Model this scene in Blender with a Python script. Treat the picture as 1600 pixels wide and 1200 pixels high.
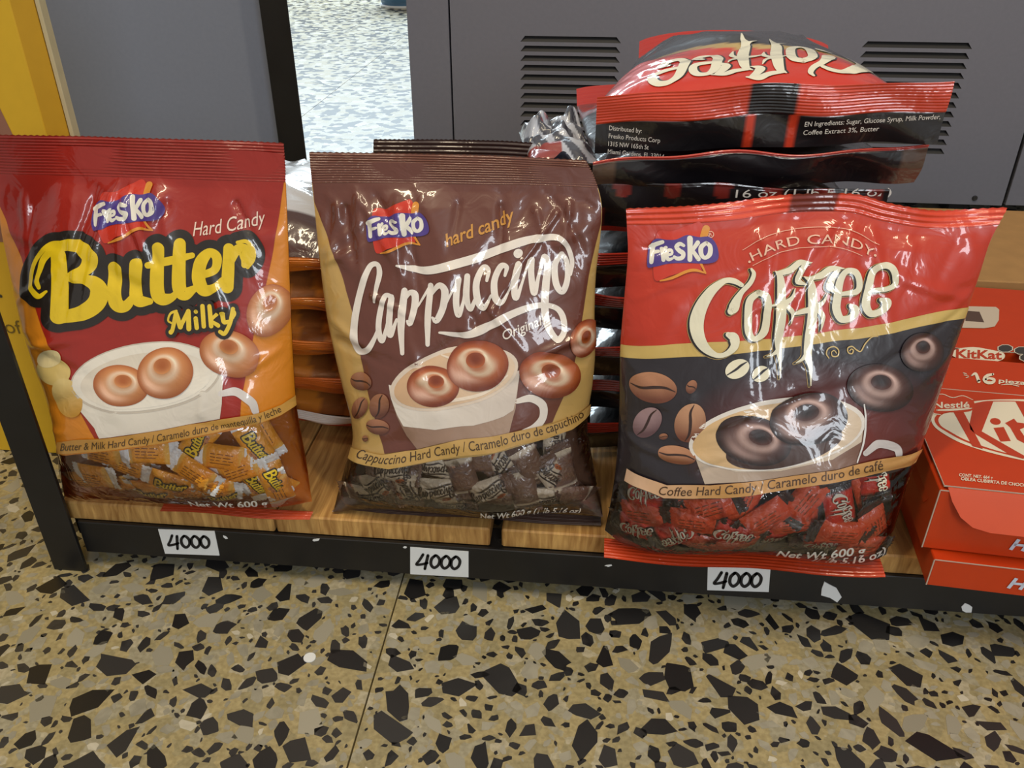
import bpy, math, random
import numpy as np
from math import radians, sin, cos, pi, tau, sqrt, atan2
from mathutils import Vector, Matrix
from mathutils.geometry import delaunay_2d_cdt, tessellate_polygon

for o in list(bpy.data.objects):
    bpy.data.objects.remove(o, do_unlink=True)
scene = bpy.context.scene
COL = scene.collection
RNG = random.Random(7)

# ------------------------------------------------------------------ camera
cam_data = bpy.data.cameras.new('camera')
cam_data.sensor_width = 36.0
cam_data.lens = 1330.0 / 1600.0 * 36.0
cam_data.clip_start = 0.02
cam_data.clip_end = 60
cam = bpy.data.objects.new('camera', cam_data)
COL.objects.link(cam)
cam.location = (0, 0, 0.53)
cam.rotation_euler = (radians(90 - 30.9), 0, radians(5.6))
scene.camera = cam

# ------------------------------------------------------------------ light
world = bpy.data.worlds.new('shop_ambient')
scene.world = world
world.use_nodes = True
bgn = world.node_tree.nodes['Background']
bgn.inputs[0].default_value = (1.0, 0.96, 0.90, 1)
bgn.inputs[1].default_value = 0.33


def area_light(name, loc, target, sx, sy, watts, color):
    d = bpy.data.lights.new(name, 'AREA')
    d.shape = 'RECTANGLE'
    d.size, d.size_y = sx, sy
    d.energy = watts
    d.color = color
    o = bpy.data.objects.new(name, d)
    COL.objects.link(o)
    o.location = loc
    o.rotation_euler = (Vector(target) - Vector(loc)).to_track_quat('-Z', 'Y').to_euler()
    return o


# shop window behind the photographer, warm ceiling tubes, daylight on the floor far behind the shelf
area_light('window_light', (1.1, -2.2, 1.55), (0, 0.6, 0.2), 0.55, 1.3, 29, (0.86, 0.93, 1.0))
area_light('ceiling_tube', (-0.55, 0.0, 2.5), (-0.2, 0.5, 0.0), 0.12, 1.2, 19, (1.0, 0.83, 0.58))
area_light('ceiling_tube', (0.75, -0.1, 2.5), (0.2, 0.5, 0.0), 0.12, 1.2, 15, (1.0, 0.83, 0.58))
area_light('doorway_daylight', (-1.6, 5.6, 2.4), (-0.9, 3.0, 0.0), 2.6, 2.0, 230, (0.74, 0.90, 1.0))

scene.view_settings.view_transform = 'Standard'
scene.view_settings.look = 'None'
scene.view_settings.gamma = 1.0
scene.view_settings.use_curve_mapping = False
scene.view_settings.exposure = 0.0


# ------------------------------------------------------------------ helpers
def lin(c):
    out = []
    for v in c[:3]:
        v = v / 255.0
        out.append(v / 12.92 if v <= 0.04045 else ((v + 0.055) / 1.055) ** 2.4)
    return tuple(out)


def tag(o, label=None, cat=None, group=None, kind=None):
    if label:
        o['label'] = label
    if cat:
        o['category'] = cat
    if group:
        o['group'] = group
    if kind:
        o['kind'] = kind
    return o


def empty(name, loc):
    o = bpy.data.objects.new(name, None)
    o.empty_display_size = 0.02
    COL.objects.link(o)
    o.location = loc
    return o


def mesh_obj(name, verts, faces, mat, parent=None, origin=None, smooth=False, colors=None, normals=None):
    """verts in world space; origin is where the object's origin stands (the parent's place for a part)"""
    me = bpy.data.meshes.new(name)
    v = np.asarray(verts, dtype=float).reshape(-1, 3)
    if origin is None:
        root = parent
        while root is not None and root.parent is not None:
            root = root.parent
        origin = tuple(root.location) if root is not None else (0, 0, 0)
    v = v - np.asarray(origin)
    me.from_pydata(v.tolist(), [], [list(map(int, f)) for f in faces])
    me.update()
    if smooth:
        me.polygons.foreach_set('use_smooth', [True] * len(me.polygons))
    if colors is not None:
        a = me.color_attributes.new('Ink', 'FLOAT_COLOR', 'POINT')
        cc = np.ones((len(v), 4))
        cc[:, :3] = colors
        a.data.foreach_set('color', cc.ravel())
    if normals is not None:
        me.normals_split_custom_set_from_vertices([tuple(n) for n in normals])
    if mat is not None:
        me.materials.append(mat)
    o = bpy.data.objects.new(name, me)
    COL.objects.link(o)
    if parent is not None:
        o.parent = parent
    else:
        o.location = origin
    return o


class MB:
    """collects boxes and prisms into one mesh"""
    def __init__(self):
        self.v, self.f = [], []

    def add(self, v, f):
        b = len(self.v)
        self.v += [tuple(p) for p in v]
        self.f += [[i + b for i in q] for q in f]
        return self

    def box(self, x0, x1, y0, y1, z0, z1, bev=0.0):
        if bev <= 0:
            v = [(x, y, z) for z in (z0, z1) for y in (y0, y1) for x in (x0, x1)]
            return self.add(v, [[0, 2, 3, 1], [4, 5, 7, 6], [0, 1, 5, 4], [2, 6, 7, 3], [0, 4, 6, 2], [1, 3, 7, 5]])
        b = bev
        r = []
        for z, i in ((z0, b), (z0 + b, 0), (z1 - b, 0), (z1, b)):
            r.append([(x0 + b, y0 + i, z), (x1 - b, y0 + i, z), (x1 - i, y0 + b, z), (x1 - i, y1 - b, z),
                      (x1 - b, y1 - i, z), (x0 + b, y1 - i, z), (x0 + i, y1 - b, z), (x0 + i, y0 + b, z)])
        v = [p for q in r for p in q]
        f = [list(range(7, -1, -1)), list(range(24, 32))]
        for k in range(3):
            for i in range(8):
                j = (i + 1) % 8
                f.append([k * 8 + i, k * 8 + j, k * 8 + 8 + j, k * 8 + 8 + i])
        return self.add(v, f)

    def prism(self, poly, fn, t0, t1):
        """poly: 2D points (counter-clockwise seen from +t); fn(a, b, t) -> xyz"""
        n = len(poly)
        v = [fn(a, b, t0) for a, b in poly] + [fn(a, b, t1) for a, b in poly]
        f = [list(range(n - 1, -1, -1)), list(range(n, 2 * n))]
        for i in range(n):
            j = (i + 1) % n
            f.append([i, j, n + j, n + i])
        return self.add(v, f)

    def build(self, name, mat, parent=None, origin=None, smooth=False):
        return mesh_obj(name, self.v, self.f, mat, parent, origin, smooth)


# ------------------------------------------------------------------ materials
def new_mat(name):
    m = bpy.data.materials.new(name)
    m.use_nodes = True
    nt = m.node_tree
    return m, nt, nt.nodes['Principled BSDF']


def node(nt, t, **kw):
    n = nt.nodes.new(t)
    for k, v in kw.items():
        setattr(n, k, v)
    return n


def plain(name, col, rough=0.5, metal=0.0, var=0.0, scale=30.0, bump=0.0, coat=0.0, spec=0.5, col2=None):
    m, nt, b = new_mat(name)
    c = lin(col)
    b.inputs['Roughness'].default_value = rough
    b.inputs['Metallic'].default_value = metal
    b.inputs['Coat Weight'].default_value = coat
    b.inputs['Coat Roughness'].default_value = 0.08
    b.inputs['Specular IOR Level'].default_value = spec
    tc = node(nt, 'ShaderNodeTexCoord')
    no = node(nt, 'ShaderNodeTexNoise')
    no.inputs['Scale'].default_value = scale
    no.inputs['Detail'].default_value = 5
    nt.links.new(tc.outputs['Object'], no.inputs['Vector'])
    ra = node(nt, 'ShaderNodeValToRGB')
    c2 = lin(col2) if col2 else tuple(x * (1 - var) for x in c)
    ra.color_ramp.elements[0].position = 0.3
    ra.color_ramp.elements[1].position = 0.7
    ra.color_ramp.elements[0].color = (*c2, 1)
    ra.color_ramp.elements[1].color = (*c, 1)
    nt.links.new(no.outputs['Fac'], ra.inputs['Fac'])
    nt.links.new(ra.outputs['Color'], b.inputs['Base Color'])
    if bump:
        bp = node(nt, 'ShaderNodeBump')
        bp.inputs['Strength'].default_value = bump
        bp.inputs['Distance'].default_value = 0.002
        nt.links.new(no.outputs['Fac'], bp.inputs['Height'])
        nt.links.new(bp.outputs['Normal'], b.inputs['Normal'])
    return m


def film_bump(nt, b, strength=0.22, scale=46.0, coat=True):
    tc = node(nt, 'ShaderNodeTexCoord')
    no = node(nt, 'ShaderNodeTexNoise')
    no.inputs['Scale'].default_value = scale
    no.inputs['Detail'].default_value = 2.5
    no.inputs['Roughness'].default_value = 0.5
    no.inputs['Distortion'].default_value = 1.2
    nt.links.new(tc.outputs['Object'], no.inputs['Vector'])
    bp = node(nt, 'ShaderNodeBump')
    bp.inputs['Strength'].default_value = strength
    bp.inputs['Distance'].default_value = 0.004
    nt.links.new(no.outputs['Fac'], bp.inputs['Height'])
    nt.links.new(bp.outputs['Normal'], b.inputs['Normal'])
    if coat and 'Coat Normal' in b.inputs:
        nt.links.new(bp.outputs['Normal'], b.inputs['Coat Normal'])
    return bp


def ink_material(name, rough=0.38, coat=0.9, coat_rough=0.07, bump=0.22, scale=46.0):
    """printed plastic film: colour stored with the print, gloss and fine crinkle from nodes"""
    m, nt, b = new_mat(name)
    at = node(nt, 'ShaderNodeAttribute', attribute_name='Ink')
    nt.links.new(at.outputs['Color'], b.inputs['Base Color'])
    b.inputs['Roughness'].default_value = rough
    b.inputs['Coat Weight'].default_value = coat
    b.inputs['Coat Roughness'].default_value = coat_rough
    if bump:
        film_bump(nt, b, bump, scale)
    return m


def clear_film(name, tint=(0.97, 0.97, 0.98), rough=0.06):
    m, nt, b = new_mat(name)
    nt.nodes.remove(b)
    out = nt.nodes['Material Output']
    tr = node(nt, 'ShaderNodeBsdfTransparent')
    tr.inputs[0].default_value = (*tint, 1)
    gl = node(nt, 'ShaderNodeBsdfGlossy')
    gl.inputs['Roughness'].default_value = rough
    gl.inputs['Color'].default_value = (1, 1, 1, 1)
    fr = node(nt, 'ShaderNodeFresnel')
    fr.inputs['IOR'].default_value = 1.55
    ad = node(nt, 'ShaderNodeMath', operation='MULTIPLY_ADD')
    ad.inputs[1].default_value = 1.1
    ad.inputs[2].default_value = 0.0
    mx = node(nt, 'ShaderNodeMixShader')
    no = node(nt, 'ShaderNodeTexNoise')
    no.inputs['Scale'].default_value = 60
    no.inputs['Detail'].default_value = 2
    no.inputs['Distortion'].default_value = 1.5
    tc = node(nt, 'ShaderNodeTexCoord')
    bp = node(nt, 'ShaderNodeBump')
    bp.inputs['Strength'].default_value = 0.45
    bp.inputs['Distance'].default_value = 0.004
    L = nt.links.new
    L(tc.outputs['Object'], no.inputs['Vector'])
    L(no.outputs['Fac'], bp.inputs['Height'])
    L(bp.outputs['Normal'], gl.inputs['Normal'])
    L(bp.outputs['Normal'], fr.inputs['Normal'])
    L(fr.outputs[0], ad.inputs[0])
    L(ad.outputs[0], mx.inputs[0])
    L(tr.outputs[0], mx.inputs[1])
    L(gl.outputs[0], mx.inputs[2])
    L(mx.outputs[0], out.inputs['Surface'])
    return m


def wood_material(name):
    m, nt, b = new_mat(name)
    tc = node(nt, 'ShaderNodeTexCoord')
    mp = node(nt, 'ShaderNodeMapping')
    mp.inputs['Scale'].default_value = (70, 5, 9)
    no = node(nt, 'ShaderNodeTexNoise')
    no.inputs['Scale'].default_value = 3
    no.inputs['Detail'].default_value = 6
    no.inputs['Distortion'].default_value = 0.6
    ra = node(nt, 'ShaderNodeValToRGB')
    ra.color_ramp.elements[0].position = 0.30
    ra.color_ramp.elements[1].position = 0.72
    ra.color_ramp.elements[0].color = (*lin((150, 104, 50)), 1)
    ra.color_ramp.elements[1].color = (*lin((216, 170, 100)), 1)
    L = nt.links.new
    L(tc.outputs['Object'], mp.inputs['Vector'])
    L(mp.outputs[0], no.inputs['Vector'])
    L(no.outputs['Fac'], ra.inputs['Fac'])
    L(ra.outputs['Color'], b.inputs['Base Color'])
    b.inputs['Roughness'].default_value = 0.6
    bp = node(nt, 'ShaderNodeBump')
    bp.inputs['Strength'].default_value = 0.35
    bp.inputs['Distance'].default_value = 0.002
    L(no.outputs['Fac'], bp.inputs['Height'])
    L(bp.outputs['Normal'], b.inputs['Normal'])
    return m


def floor_material(name, far):
    """ground terrazzo: mortar with pale crumbs; far tiles carry their chips in the material"""
    m, nt, b = new_mat(name)
    L = nt.links.new
    tc = node(nt, 'ShaderNodeTexCoord')
    vo = node(nt, 'ShaderNodeTexVoronoi')
    vo.inputs['Scale'].default_value = 95 if not far else 54
    vo.inputs['Randomness'].default_value = 1.0
    ds = node(nt, 'ShaderNodeTexNoise')
    ds.inputs['Scale'].default_value = 150
    mixv = node(nt, 'ShaderNodeMixRGB', blend_type='ADD')
    mixv.inputs[0].default_value = 0.006
    L(tc.outputs['Object'], ds.inputs['Vector'])
    L(tc.outputs['Object'], mixv.inputs[1])
    L(ds.outputs['Color'], mixv.inputs[2])
    L(mixv.outputs[0], vo.inputs['Vector'])
    sp = node(nt, 'ShaderNodeSeparateColor')
    L(vo.outputs['Color'], sp.inputs[0])
    ra = node(nt, 'ShaderNodeValToRGB')
    ra.color_ramp.interpolation = 'CONSTANT'
    e = ra.color_ramp.elements
    if far:
        stops = [(0.0, (20, 20, 22)), (0.34, (176, 170, 150)), (0.52, (186, 180, 164)), (0.7, (172, 162, 134)), (0.9, (200, 196, 184))]
    else:
        stops = [(0.0, (168, 155, 116)), (0.30, (158, 148, 114)), (0.52, (164, 158, 136)), (0.70, (174, 160, 120)), (0.90, (182, 174, 150))]
    e[0].position, e[0].color = stops[0][0], (*lin(stops[0][1]), 1)
    e[1].position, e[1].color = stops[1][0], (*lin(stops[1][1]), 1)
    for p, c in stops[2:]:
        q = e.new(p)
        q.color = (*lin(c), 1)
    L(sp.outputs[0], ra.inputs['Fac'])
    n2 = node(nt, 'ShaderNodeTexNoise')
    n2.inputs['Scale'].default_value = 260
    n2.inputs['Detail'].default_value = 4
    L(tc.outputs['Object'], n2.inputs['Vector'])
    r2 = node(nt, 'ShaderNodeValToRGB')
    r2.color_ramp.elements[0].position = 0.36
    r2.color_ramp.elements[1].position = 0.62
    r2.color_ramp.elements[0].color = (0.72, 0.70, 0.62, 1)
    r2.color_ramp.elements[1].color = (1.06, 1.05, 1.02, 1)
    L(n2.outputs['Fac'], r2.inputs['Fac'])
    mu = node(nt, 'ShaderNodeMixRGB', blend_type='MULTIPLY')
    mu.inputs[0].default_value = 0.75
    L(ra.outputs['Color'], mu.inputs[1])
    L(r2.outputs['Color'], mu.inputs[2])
    L(mu.outputs[0], b.inputs['Base Color'])
    b.inputs['Roughness'].default_value = 0.42 if far else 0.32
    return m


def chip_material(name, c1, c2):
    m, nt, b = new_mat(name)
    L = nt.links.new
    tc = node(nt, 'ShaderNodeTexCoord')
    oi = node(nt, 'ShaderNodeObjectInfo')
    no = node(nt, 'ShaderNodeTexNoise')
    no.inputs['Scale'].default_value = 90
    no.inputs['Detail'].default_value = 6
    no.inputs['Distortion'].default_value = 1.0
    L(tc.outputs['Object'], no.inputs['Vector'])
    ma = node(nt, 'ShaderNodeMath', operation='MULTIPLY_ADD')
    ma.inputs[1].default_value = 0.45
    L(oi.outputs['Random'], ma.inputs[0])
    L(no.outputs['Fac'], ma.inputs[2])
    ra = node(nt, 'ShaderNodeValToRGB')
    ra.color_ramp.elements[0].position = 0.45
    ra.color_ramp.elements[1].position = 1.1
    ra.color_ramp.elements[0].color = (*lin(c1), 1)
    ra.color_ramp.elements[1].color = (*lin(c2), 1)
    L(ma.outputs[0], ra.inputs['Fac'])
    L(ra.outputs['Color'], b.inputs['Base Color'])
    b.inputs['Roughness'].default_value = 0.3
    return m


M = {}
M['ink'] = ink_material('printed_film')
M['ink_card'] = ink_material('printed_card', rough=0.45, coat=0.08, coat_rough=0.25, bump=0.0)
M['ink_paper'] = ink_material('marker_on_paper', rough=0.7, coat=0.0, bump=0.0)
M['wrapper'] = ink_material('candy_wrapper', rough=0.35, coat=0.7, coat_rough=0.12, bump=0.35, scale=160)
M['clear'] = clear_film('clear_film')
M['wood'] = wood_material('pine_plank')
M['black_steel'] = plain('black_painted_steel', (26, 26, 28), rough=0.42, var=0.4, scale=25, bump=0.12)
M['grey_panel'] = plain('grey_enamel', (122, 123, 135), rough=0.42, var=0.06, scale=160, bump=0.04)
M['grey_panel_left'] = plain('grey_enamel_pale', (132, 139, 157), rough=0.42, var=0.05, scale=160, bump=0.04)
M['shaded_slot'] = plain('louvre_shade', (42, 41, 42), rough=0.6, var=0.15, scale=40)  # shade inside the slots is put into the blade colour
M['black_gap'] = plain('dark_interior', (18, 18, 19), rough=0.8, var=0.2, scale=40)
M['yellow'] = plain('yellow_card', (222, 178, 40), rough=0.5, var=0.04, scale=80)
M['yellow_shade'] = plain('yellow_card_shade', (205, 158, 36), rough=0.5, var=0.05, scale=80)  # same yellow card, darkened: side-face shade painted into the colour
M['cream_edge'] = plain('cream_card_edge', (200, 188, 150), rough=0.6, var=0.08, scale=80)
M['cardboard'] = plain('brown_cardboard', (176, 134, 82), rough=0.7, var=0.12, scale=50, bump=0.05)
M['paper'] = plain('white_paper', (232, 236, 238), rough=0.65, var=0.02, scale=60)
M['steel'] = plain('steel_screw', (90, 90, 92), rough=0.35, metal=0.8, var=0.1)
M['red_card'] = plain('red_card', (200, 62, 16), rough=0.42, var=0.05, scale=70, coat=0.08, spec=0.35)
M['card_edge'] = plain('raw_card_edge', (196, 176, 160), rough=0.7, var=0.1, scale=200)
M['floor_near'] = floor_material('terrazzo_mortar', False)
M['floor_far'] = floor_material('terrazzo_far', True)
M['grout'] = plain('tile_joint', (120, 104, 66), rough=0.7, var=0.2, scale=200)
M['chip_black'] = chip_material('black_stone', (22, 22, 24), (56, 55, 55))
M['chip_grey'] = chip_material('grey_stone', (142, 138, 122), (168, 163, 146))
M['chip_white'] = chip_material('white_stone', (182, 176, 156), (208, 202, 184))

# ------------------------------------------------------------------ film surfaces (pure arithmetic)
def cr(pts, n=None, closed=False, step=None):
    """Catmull-Rom through points of any dimension"""
    p = np.asarray(pts, float)
    if len(p) == 2 and not closed:
        k = n or max(2, int(np.linalg.norm((p[1] - p[0])[:2]) / (step or 2)) + 1)
        t = np.linspace(0, 1, k)[:, None]
        return p[0] * (1 - t) + p[1] * t
    if closed:
        q = np.vstack([p[-1], p, p[0], p[1]])
    else:
        q = np.vstack([2 * p[0] - p[1], p, 2 * p[-1] - p[-2]])
    m = len(q) - 3
    out = []
    for i in range(m):
        a, b, c, d = q[i:i + 4]
        if n:
            k = max(2, int(round(n / m)))
        else:
            k = max(2, int(np.linalg.norm((c - b)[:2]) / (step or 2)) + 1)
        t = (np.arange(k) / k)[:, None]
        out.append(0.5 * (2 * b + (c - a) * t + (2 * a - 5 * b + 4 * c - d) * t ** 2 + (-a + 3 * b - 3 * c + d) * t ** 3))
    if not closed:
        out.append(q[-2][None, :])
    return np.vstack(out)


class Curve:
    """arc-length curve sampled at t in 0..1"""
    def __init__(self, pts):
        self.p = cr(pts, n=160)
        s = np.r_[0, np.cumsum(np.linalg.norm(np.diff(self.p, axis=0), axis=1))]
        self.s = s / s[-1]

    def __call__(self, t):
        t = np.clip(t, 0, 1)
        return np.stack([np.interp(t, self.s, self.p[:, k]) for k in range(self.p.shape[1])], -1)


class Film:
    """one face of a filled bag: Coons patch in a plane plus bulge, creases and lumps.
    u runs -1..1 across, v runs 0..1 from the bottom edge to the top edge"""
    def __init__(self, p0, ex, ey, left, right, bottom, top, depth, prof, vseal=0.92, seed=1, ncrease=58,
                 amp=0.0016, lumps=0.0, upow=0.62, art=None, W=0.23, H=0.29, manual=()):
        self.p0 = np.asarray(p0, float)
        self.ex, self.ey = np.asarray(ex, float), np.asarray(ey, float)
        self.n = np.cross(self.ex, self.ey)
        self.cl, self.cr_, self.cb, self.ct = Curve(left), Curve(right), Curve(bottom), Curve(top)
        self.depth, self.prof, self.vseal, self.upow = depth, np.asarray(prof, float), vseal, upow
        self.W, self.H = W, H
        self.art = art
        r = random.Random(seed)
        self.cre = []
        for k in range(ncrease):
            kind = r.random()
            if kind < 0.45:                      # folds running down from the seal
                x, y = r.uniform(-0.46, 0.46) * W, vseal * H - r.uniform(0.0, 0.02)
                a = -pi / 2 + r.uniform(-0.6, 0.6)
                ln = r.uniform(0.03, 0.11)
            elif kind < 0.8:                    # folds reaching in from the side seams
                s = r.choice((-1, 1))
                x, y = s * 0.47 * W, r.uniform(0.12, 0.9) * H
                a = (pi if s > 0 else 0) + r.uniform(-0.7, 0.7)
                ln = r.uniform(0.025, 0.08)
            else:
                x, y = r.uniform(-0.4, 0.4) * W, r.uniform(0.2, 0.85) * H
                a = r.uniform(0, tau)
                ln = r.uniform(0.03, 0.08)
            self.cre.append((x, y, x + cos(a) * ln, y + sin(a) * ln, r.choice((-1, 1)) * amp * r.uniform(0.4, 1.2),
                             r.choice((0.0019, 0.0024, 0.003, 0.0045, 0.007))))
        self.cre += list(manual)
        self.lump = []
        if lumps:
            for k in range(34):
                self.lump.append((r.uniform(-0.46, 0.46) * W, r.uniform(0.0, 0.36) * H, lumps * r.uniform(-0.6, 1.0),
                                  r.uniform(0.006, 0.012)))
        self.wav = [(r.uniform(-60, 60), r.uniform(20, 60), r.uniform(0, tau), amp * 0.3) for _ in range(6)]
        self.flat = False

    def S(self, u, v):
        s = (u + 1) / 2
        L, R, B, T = self.cl(v), self.cr_(v), self.cb(s), self.ct(s)
        s, w = s[..., None], v[..., None]
        c00, c10, c01, c11 = self.cb(np.zeros(1))[0], self.cb(np.ones(1))[0], self.ct(np.zeros(1))[0], self.ct(np.ones(1))[0]
        return ((1 - s) * L + s * R + (1 - w) * B + w * T
                - ((1 - s) * (1 - w) * c00 + s * (1 - w) * c10 + (1 - s) * w * c01 + s * w * c11))

    def h(self, u, v):
        g = np.interp(v * 0.94 / self.vseal, self.prof[:, 0], self.prof[:, 1])
        e = np.clip(1 - np.abs(u) ** 2.4, 0, 1)
        d = self.depth * g * e ** self.upow
        if self.flat:
            return d
        x, y = u * self.W / 2, v * self.H
        fade = np.clip(e * 3.0, 0, 1) * np.clip((self.vseal + 0.01 - v) * 14, 0, 1) * np.clip(v * 9, 0, 1)
        k = np.zeros_like(d)
        for x0, y0, x1, y1, a, sg in self.cre:
            dx, dy = x1 - x0, y1 - y0
            l2 = dx * dx + dy * dy
            t = np.clip(((x - x0) * dx + (y - y0) * dy) / l2, 0, 1)
            q = (x - x0 - t * dx) ** 2 + (y - y0 - t * dy) ** 2
            k += a * (1 - 0.85 * t) * np.exp(-q / (2 * sg * sg))
        for x0, y0, a, sg in self.lump:
            k += a * np.exp(-((x - x0) ** 2 + (y - y0) ** 2) / (2 * sg * sg))
        for fx, fy, ph, a in self.wav:
            k += a * np.sin(fx * x + fy * y + ph)
        return np.where(v < self.vseal, np.maximum(d + k * fade, 0.0002), d)

    def P(self, u, v, off=0.0):
        u, v = np.asarray(u, float), np.asarray(v, float)
        q = self.S(u, v)
        d = self.h(u, v) + off
        return self.p0 + q[..., :1] * self.ex + q[..., 1:2] * self.ey + d[..., None] * self.n

    def N(self, u, v):
        e = 0.004
        u0, u1 = np.clip(u - e, -0.999, 0.999), np.clip(u + e, -0.999, 0.999)
        v0, v1 = np.clip(v - e, 0.001, 0.999), np.clip(v + e, 0.001, 0.999)
        a = self.P(u1, v) - self.P(u0, v)
        b = self.P(u, v1) - self.P(u, v0)
        n = np.cross(a, b)
        return n / (np.linalg.norm(n, axis=-1, keepdims=True) + 1e-12)

    def uv(self, xy):
        """artwork units (image pixels on the standing bags) -> film coordinates"""
        xy = np.asarray(xy, float)
        if callable(self.art):
            uv = self.art(xy)
        else:
            c = self.art
            X, Y = (xy[:, 0] - c['cx']) / c['s'], (xy[:, 1] - c['cy']) / c['s']
            B = poly_basis(X, Y, c['deg'])
            uv = np.stack([B @ np.asarray(c['u']), B @ np.asarray(c['v'])], -1)
        return np.clip(uv[:, 0], -0.995, 0.995), np.clip(uv[:, 1], 0.004, 0.999)


def poly_basis(X, Y, deg):
    return np.stack([X ** i * Y ** j for i in range(deg + 1) for j in range(deg + 1 - i)], -1)


class Flat:
    """flat printable face: artwork units (image pixels where a homography is given) -> plane"""
    def __init__(self, p0, ex, ey, art=None):
        self.p0, self.ex, self.ey = np.asarray(p0, float), np.asarray(ex, float), np.asarray(ey, float)
        self.n = np.cross(self.ex, self.ey)
        self.n = self.n / np.linalg.norm(self.n)
        self.art = art

    def P(self, u, v, off=0.0):
        return self.p0 + np.asarray(u)[..., None] * self.ex + np.asarray(v)[..., None] * self.ey + off * self.n

    def N(self, u, v):
        return np.broadcast_to(self.n, np.asarray(u).shape + (3,))

    def uv(self, xy):
        xy = np.asarray(xy, float)
        if self.art is None:
            return xy[:, 0], xy[:, 1]
        if callable(self.art):
            r = self.art(xy)
            return r[:, 0], r[:, 1]
        h = np.asarray(self.art).reshape(3, 3)
        q = np.c_[xy, np.ones(len(xy))] @ h.T
        return q[:, 0] / q[:, 2], q[:, 1] / q[:, 2]


def up_axis(lean):
    a = radians(lean)
    return np.array([0, sin(a), cos(a)])


PROF_STAND = [(0, 0), (0.015, 0.22), (0.03, 0.38), (0.06, 0.60), (0.10, 0.79), (0.15, 0.92), (0.2, 0.98), (0.28, 1.0), (0.4, 0.92), (0.55, 0.72),
              (0.7, 0.5), (0.8, 0.34), (0.88, 0.15), (0.92, 0.03), (0.94, 0.0), (1, 0)]
BAGS = {
    'butter': dict(p0=(0, 0.534, 0.070), lean=12, depth=0.040, seed=11, amp=0.0026, lumps=0.0022, vseal=0.905, H=0.29, W=0.225),
    'cappuccino': dict(p0=(0, 0.543, 0.070), lean=15, depth=0.042, seed=23, amp=0.0027, lumps=0.0022, vseal=0.925, H=0.285, W=0.215),
    'coffee': dict(p0=(0, 0.517, 0.070), lean=14, depth=0.042, seed=5, amp=0.0017, lumps=0.0020, vseal=0.955, H=0.275, W=0.24),
}
OUTLINE = {
    'butter': {
        'top': [(-0.4421, 0.3007), (-0.3852, 0.3012), (-0.3165, 0.3011), (-0.2682, 0.301), (-0.2239, 0.3003)],
        'bottom': [(-0.4372, 0.0038), (-0.4205, 0.0007), (-0.3803, 0.0022), (-0.3238, 0.0031), (-0.2791, 0.0038), (-0.2457, 0.0073), (-0.2196, 0.0138)],
        'left': [(-0.4372, 0.0038), (-0.4372, 0.0254), (-0.4348, 0.0549), (-0.4372, 0.0945), (-0.4438, 0.1272), (-0.4493, 0.1642), (-0.4516, 0.2101), (-0.4519, 0.2373), (-0.4481, 0.2685), (-0.4421, 0.3007)],
        'right': [(-0.2196, 0.0138), (-0.2223, 0.0508), (-0.227, 0.0951), (-0.2274, 0.1379), (-0.2262, 0.1941), (-0.2251, 0.2331), (-0.2244, 0.2659), (-0.2236, 0.2842), (-0.2239, 0.3003)],
    },
    'cappuccino': {
        'top': [(-0.2129, 0.2914), (-0.1466, 0.2922), (-0.0796, 0.2926), (-0.0324, 0.2916), (-0.0063, 0.291)],
        'bottom': [(-0.2056, -0.004), (-0.1829, 0.0028), (-0.1392, 0.0041), (-0.0961, 0.0035), (-0.0639, 0.0023), (-0.0376, 0.0081), (-0.0061, 0.012), (0.0211, 0.0099)],
        'left': [(-0.2056, -0.004), (-0.2, 0.0168), (-0.1927, 0.043), (-0.1862, 0.0631), (-0.1872, 0.0851), (-0.1947, 0.1171), (-0.2036, 0.1639), (-0.2081, 0.2092), (-0.2106, 0.2481), (-0.2122, 0.2718), (-0.2129, 0.2914)],
        'right': [(0.0211, 0.0099), (0.0174, 0.0311), (0.0103, 0.0583), (0.0046, 0.0905), (0.007, 0.1223), (0.0077, 0.1481), (0.0056, 0.1782), (0.0051, 0.2076), (0.0069, 0.2364), (0.0066, 0.2598), (0.0009, 0.278), (-0.0063, 0.291)],
    },
    'coffee': {
        'top': [(0.0234, 0.2665), (0.0597, 0.269), (0.0988, 0.2733), (0.1349, 0.2796), (0.1753, 0.2813), (0.2015, 0.2757), (0.2358, 0.2717), (0.2789, 0.2752)],
        'bottom': [(0.0224, 0.0168), (0.0381, 0.0056), (0.0611, -0.0005), (0.1009, 0.0013), (0.1449, 0.0051), (0.189, 0.0023), (0.2228, 0.0027), (0.2383, 0.0115)],
        'left': [(0.0224, 0.0168), (0.0259, 0.044), (0.0279, 0.0763), (0.0277, 0.1126), (0.0264, 0.1428), (0.0254, 0.1674), (0.0261, 0.2009), (0.0268, 0.2334), (0.0252, 0.2514), (0.0234, 0.2665)],
        'right': [(0.2383, 0.0115), (0.2406, 0.0372), (0.2437, 0.0691), (0.249, 0.1001), (0.2537, 0.1303), (0.2587, 0.1644), (0.2641, 0.1996), (0.2684, 0.2292), (0.2716, 0.2535), (0.2789, 0.2752)],
    },
}
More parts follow.
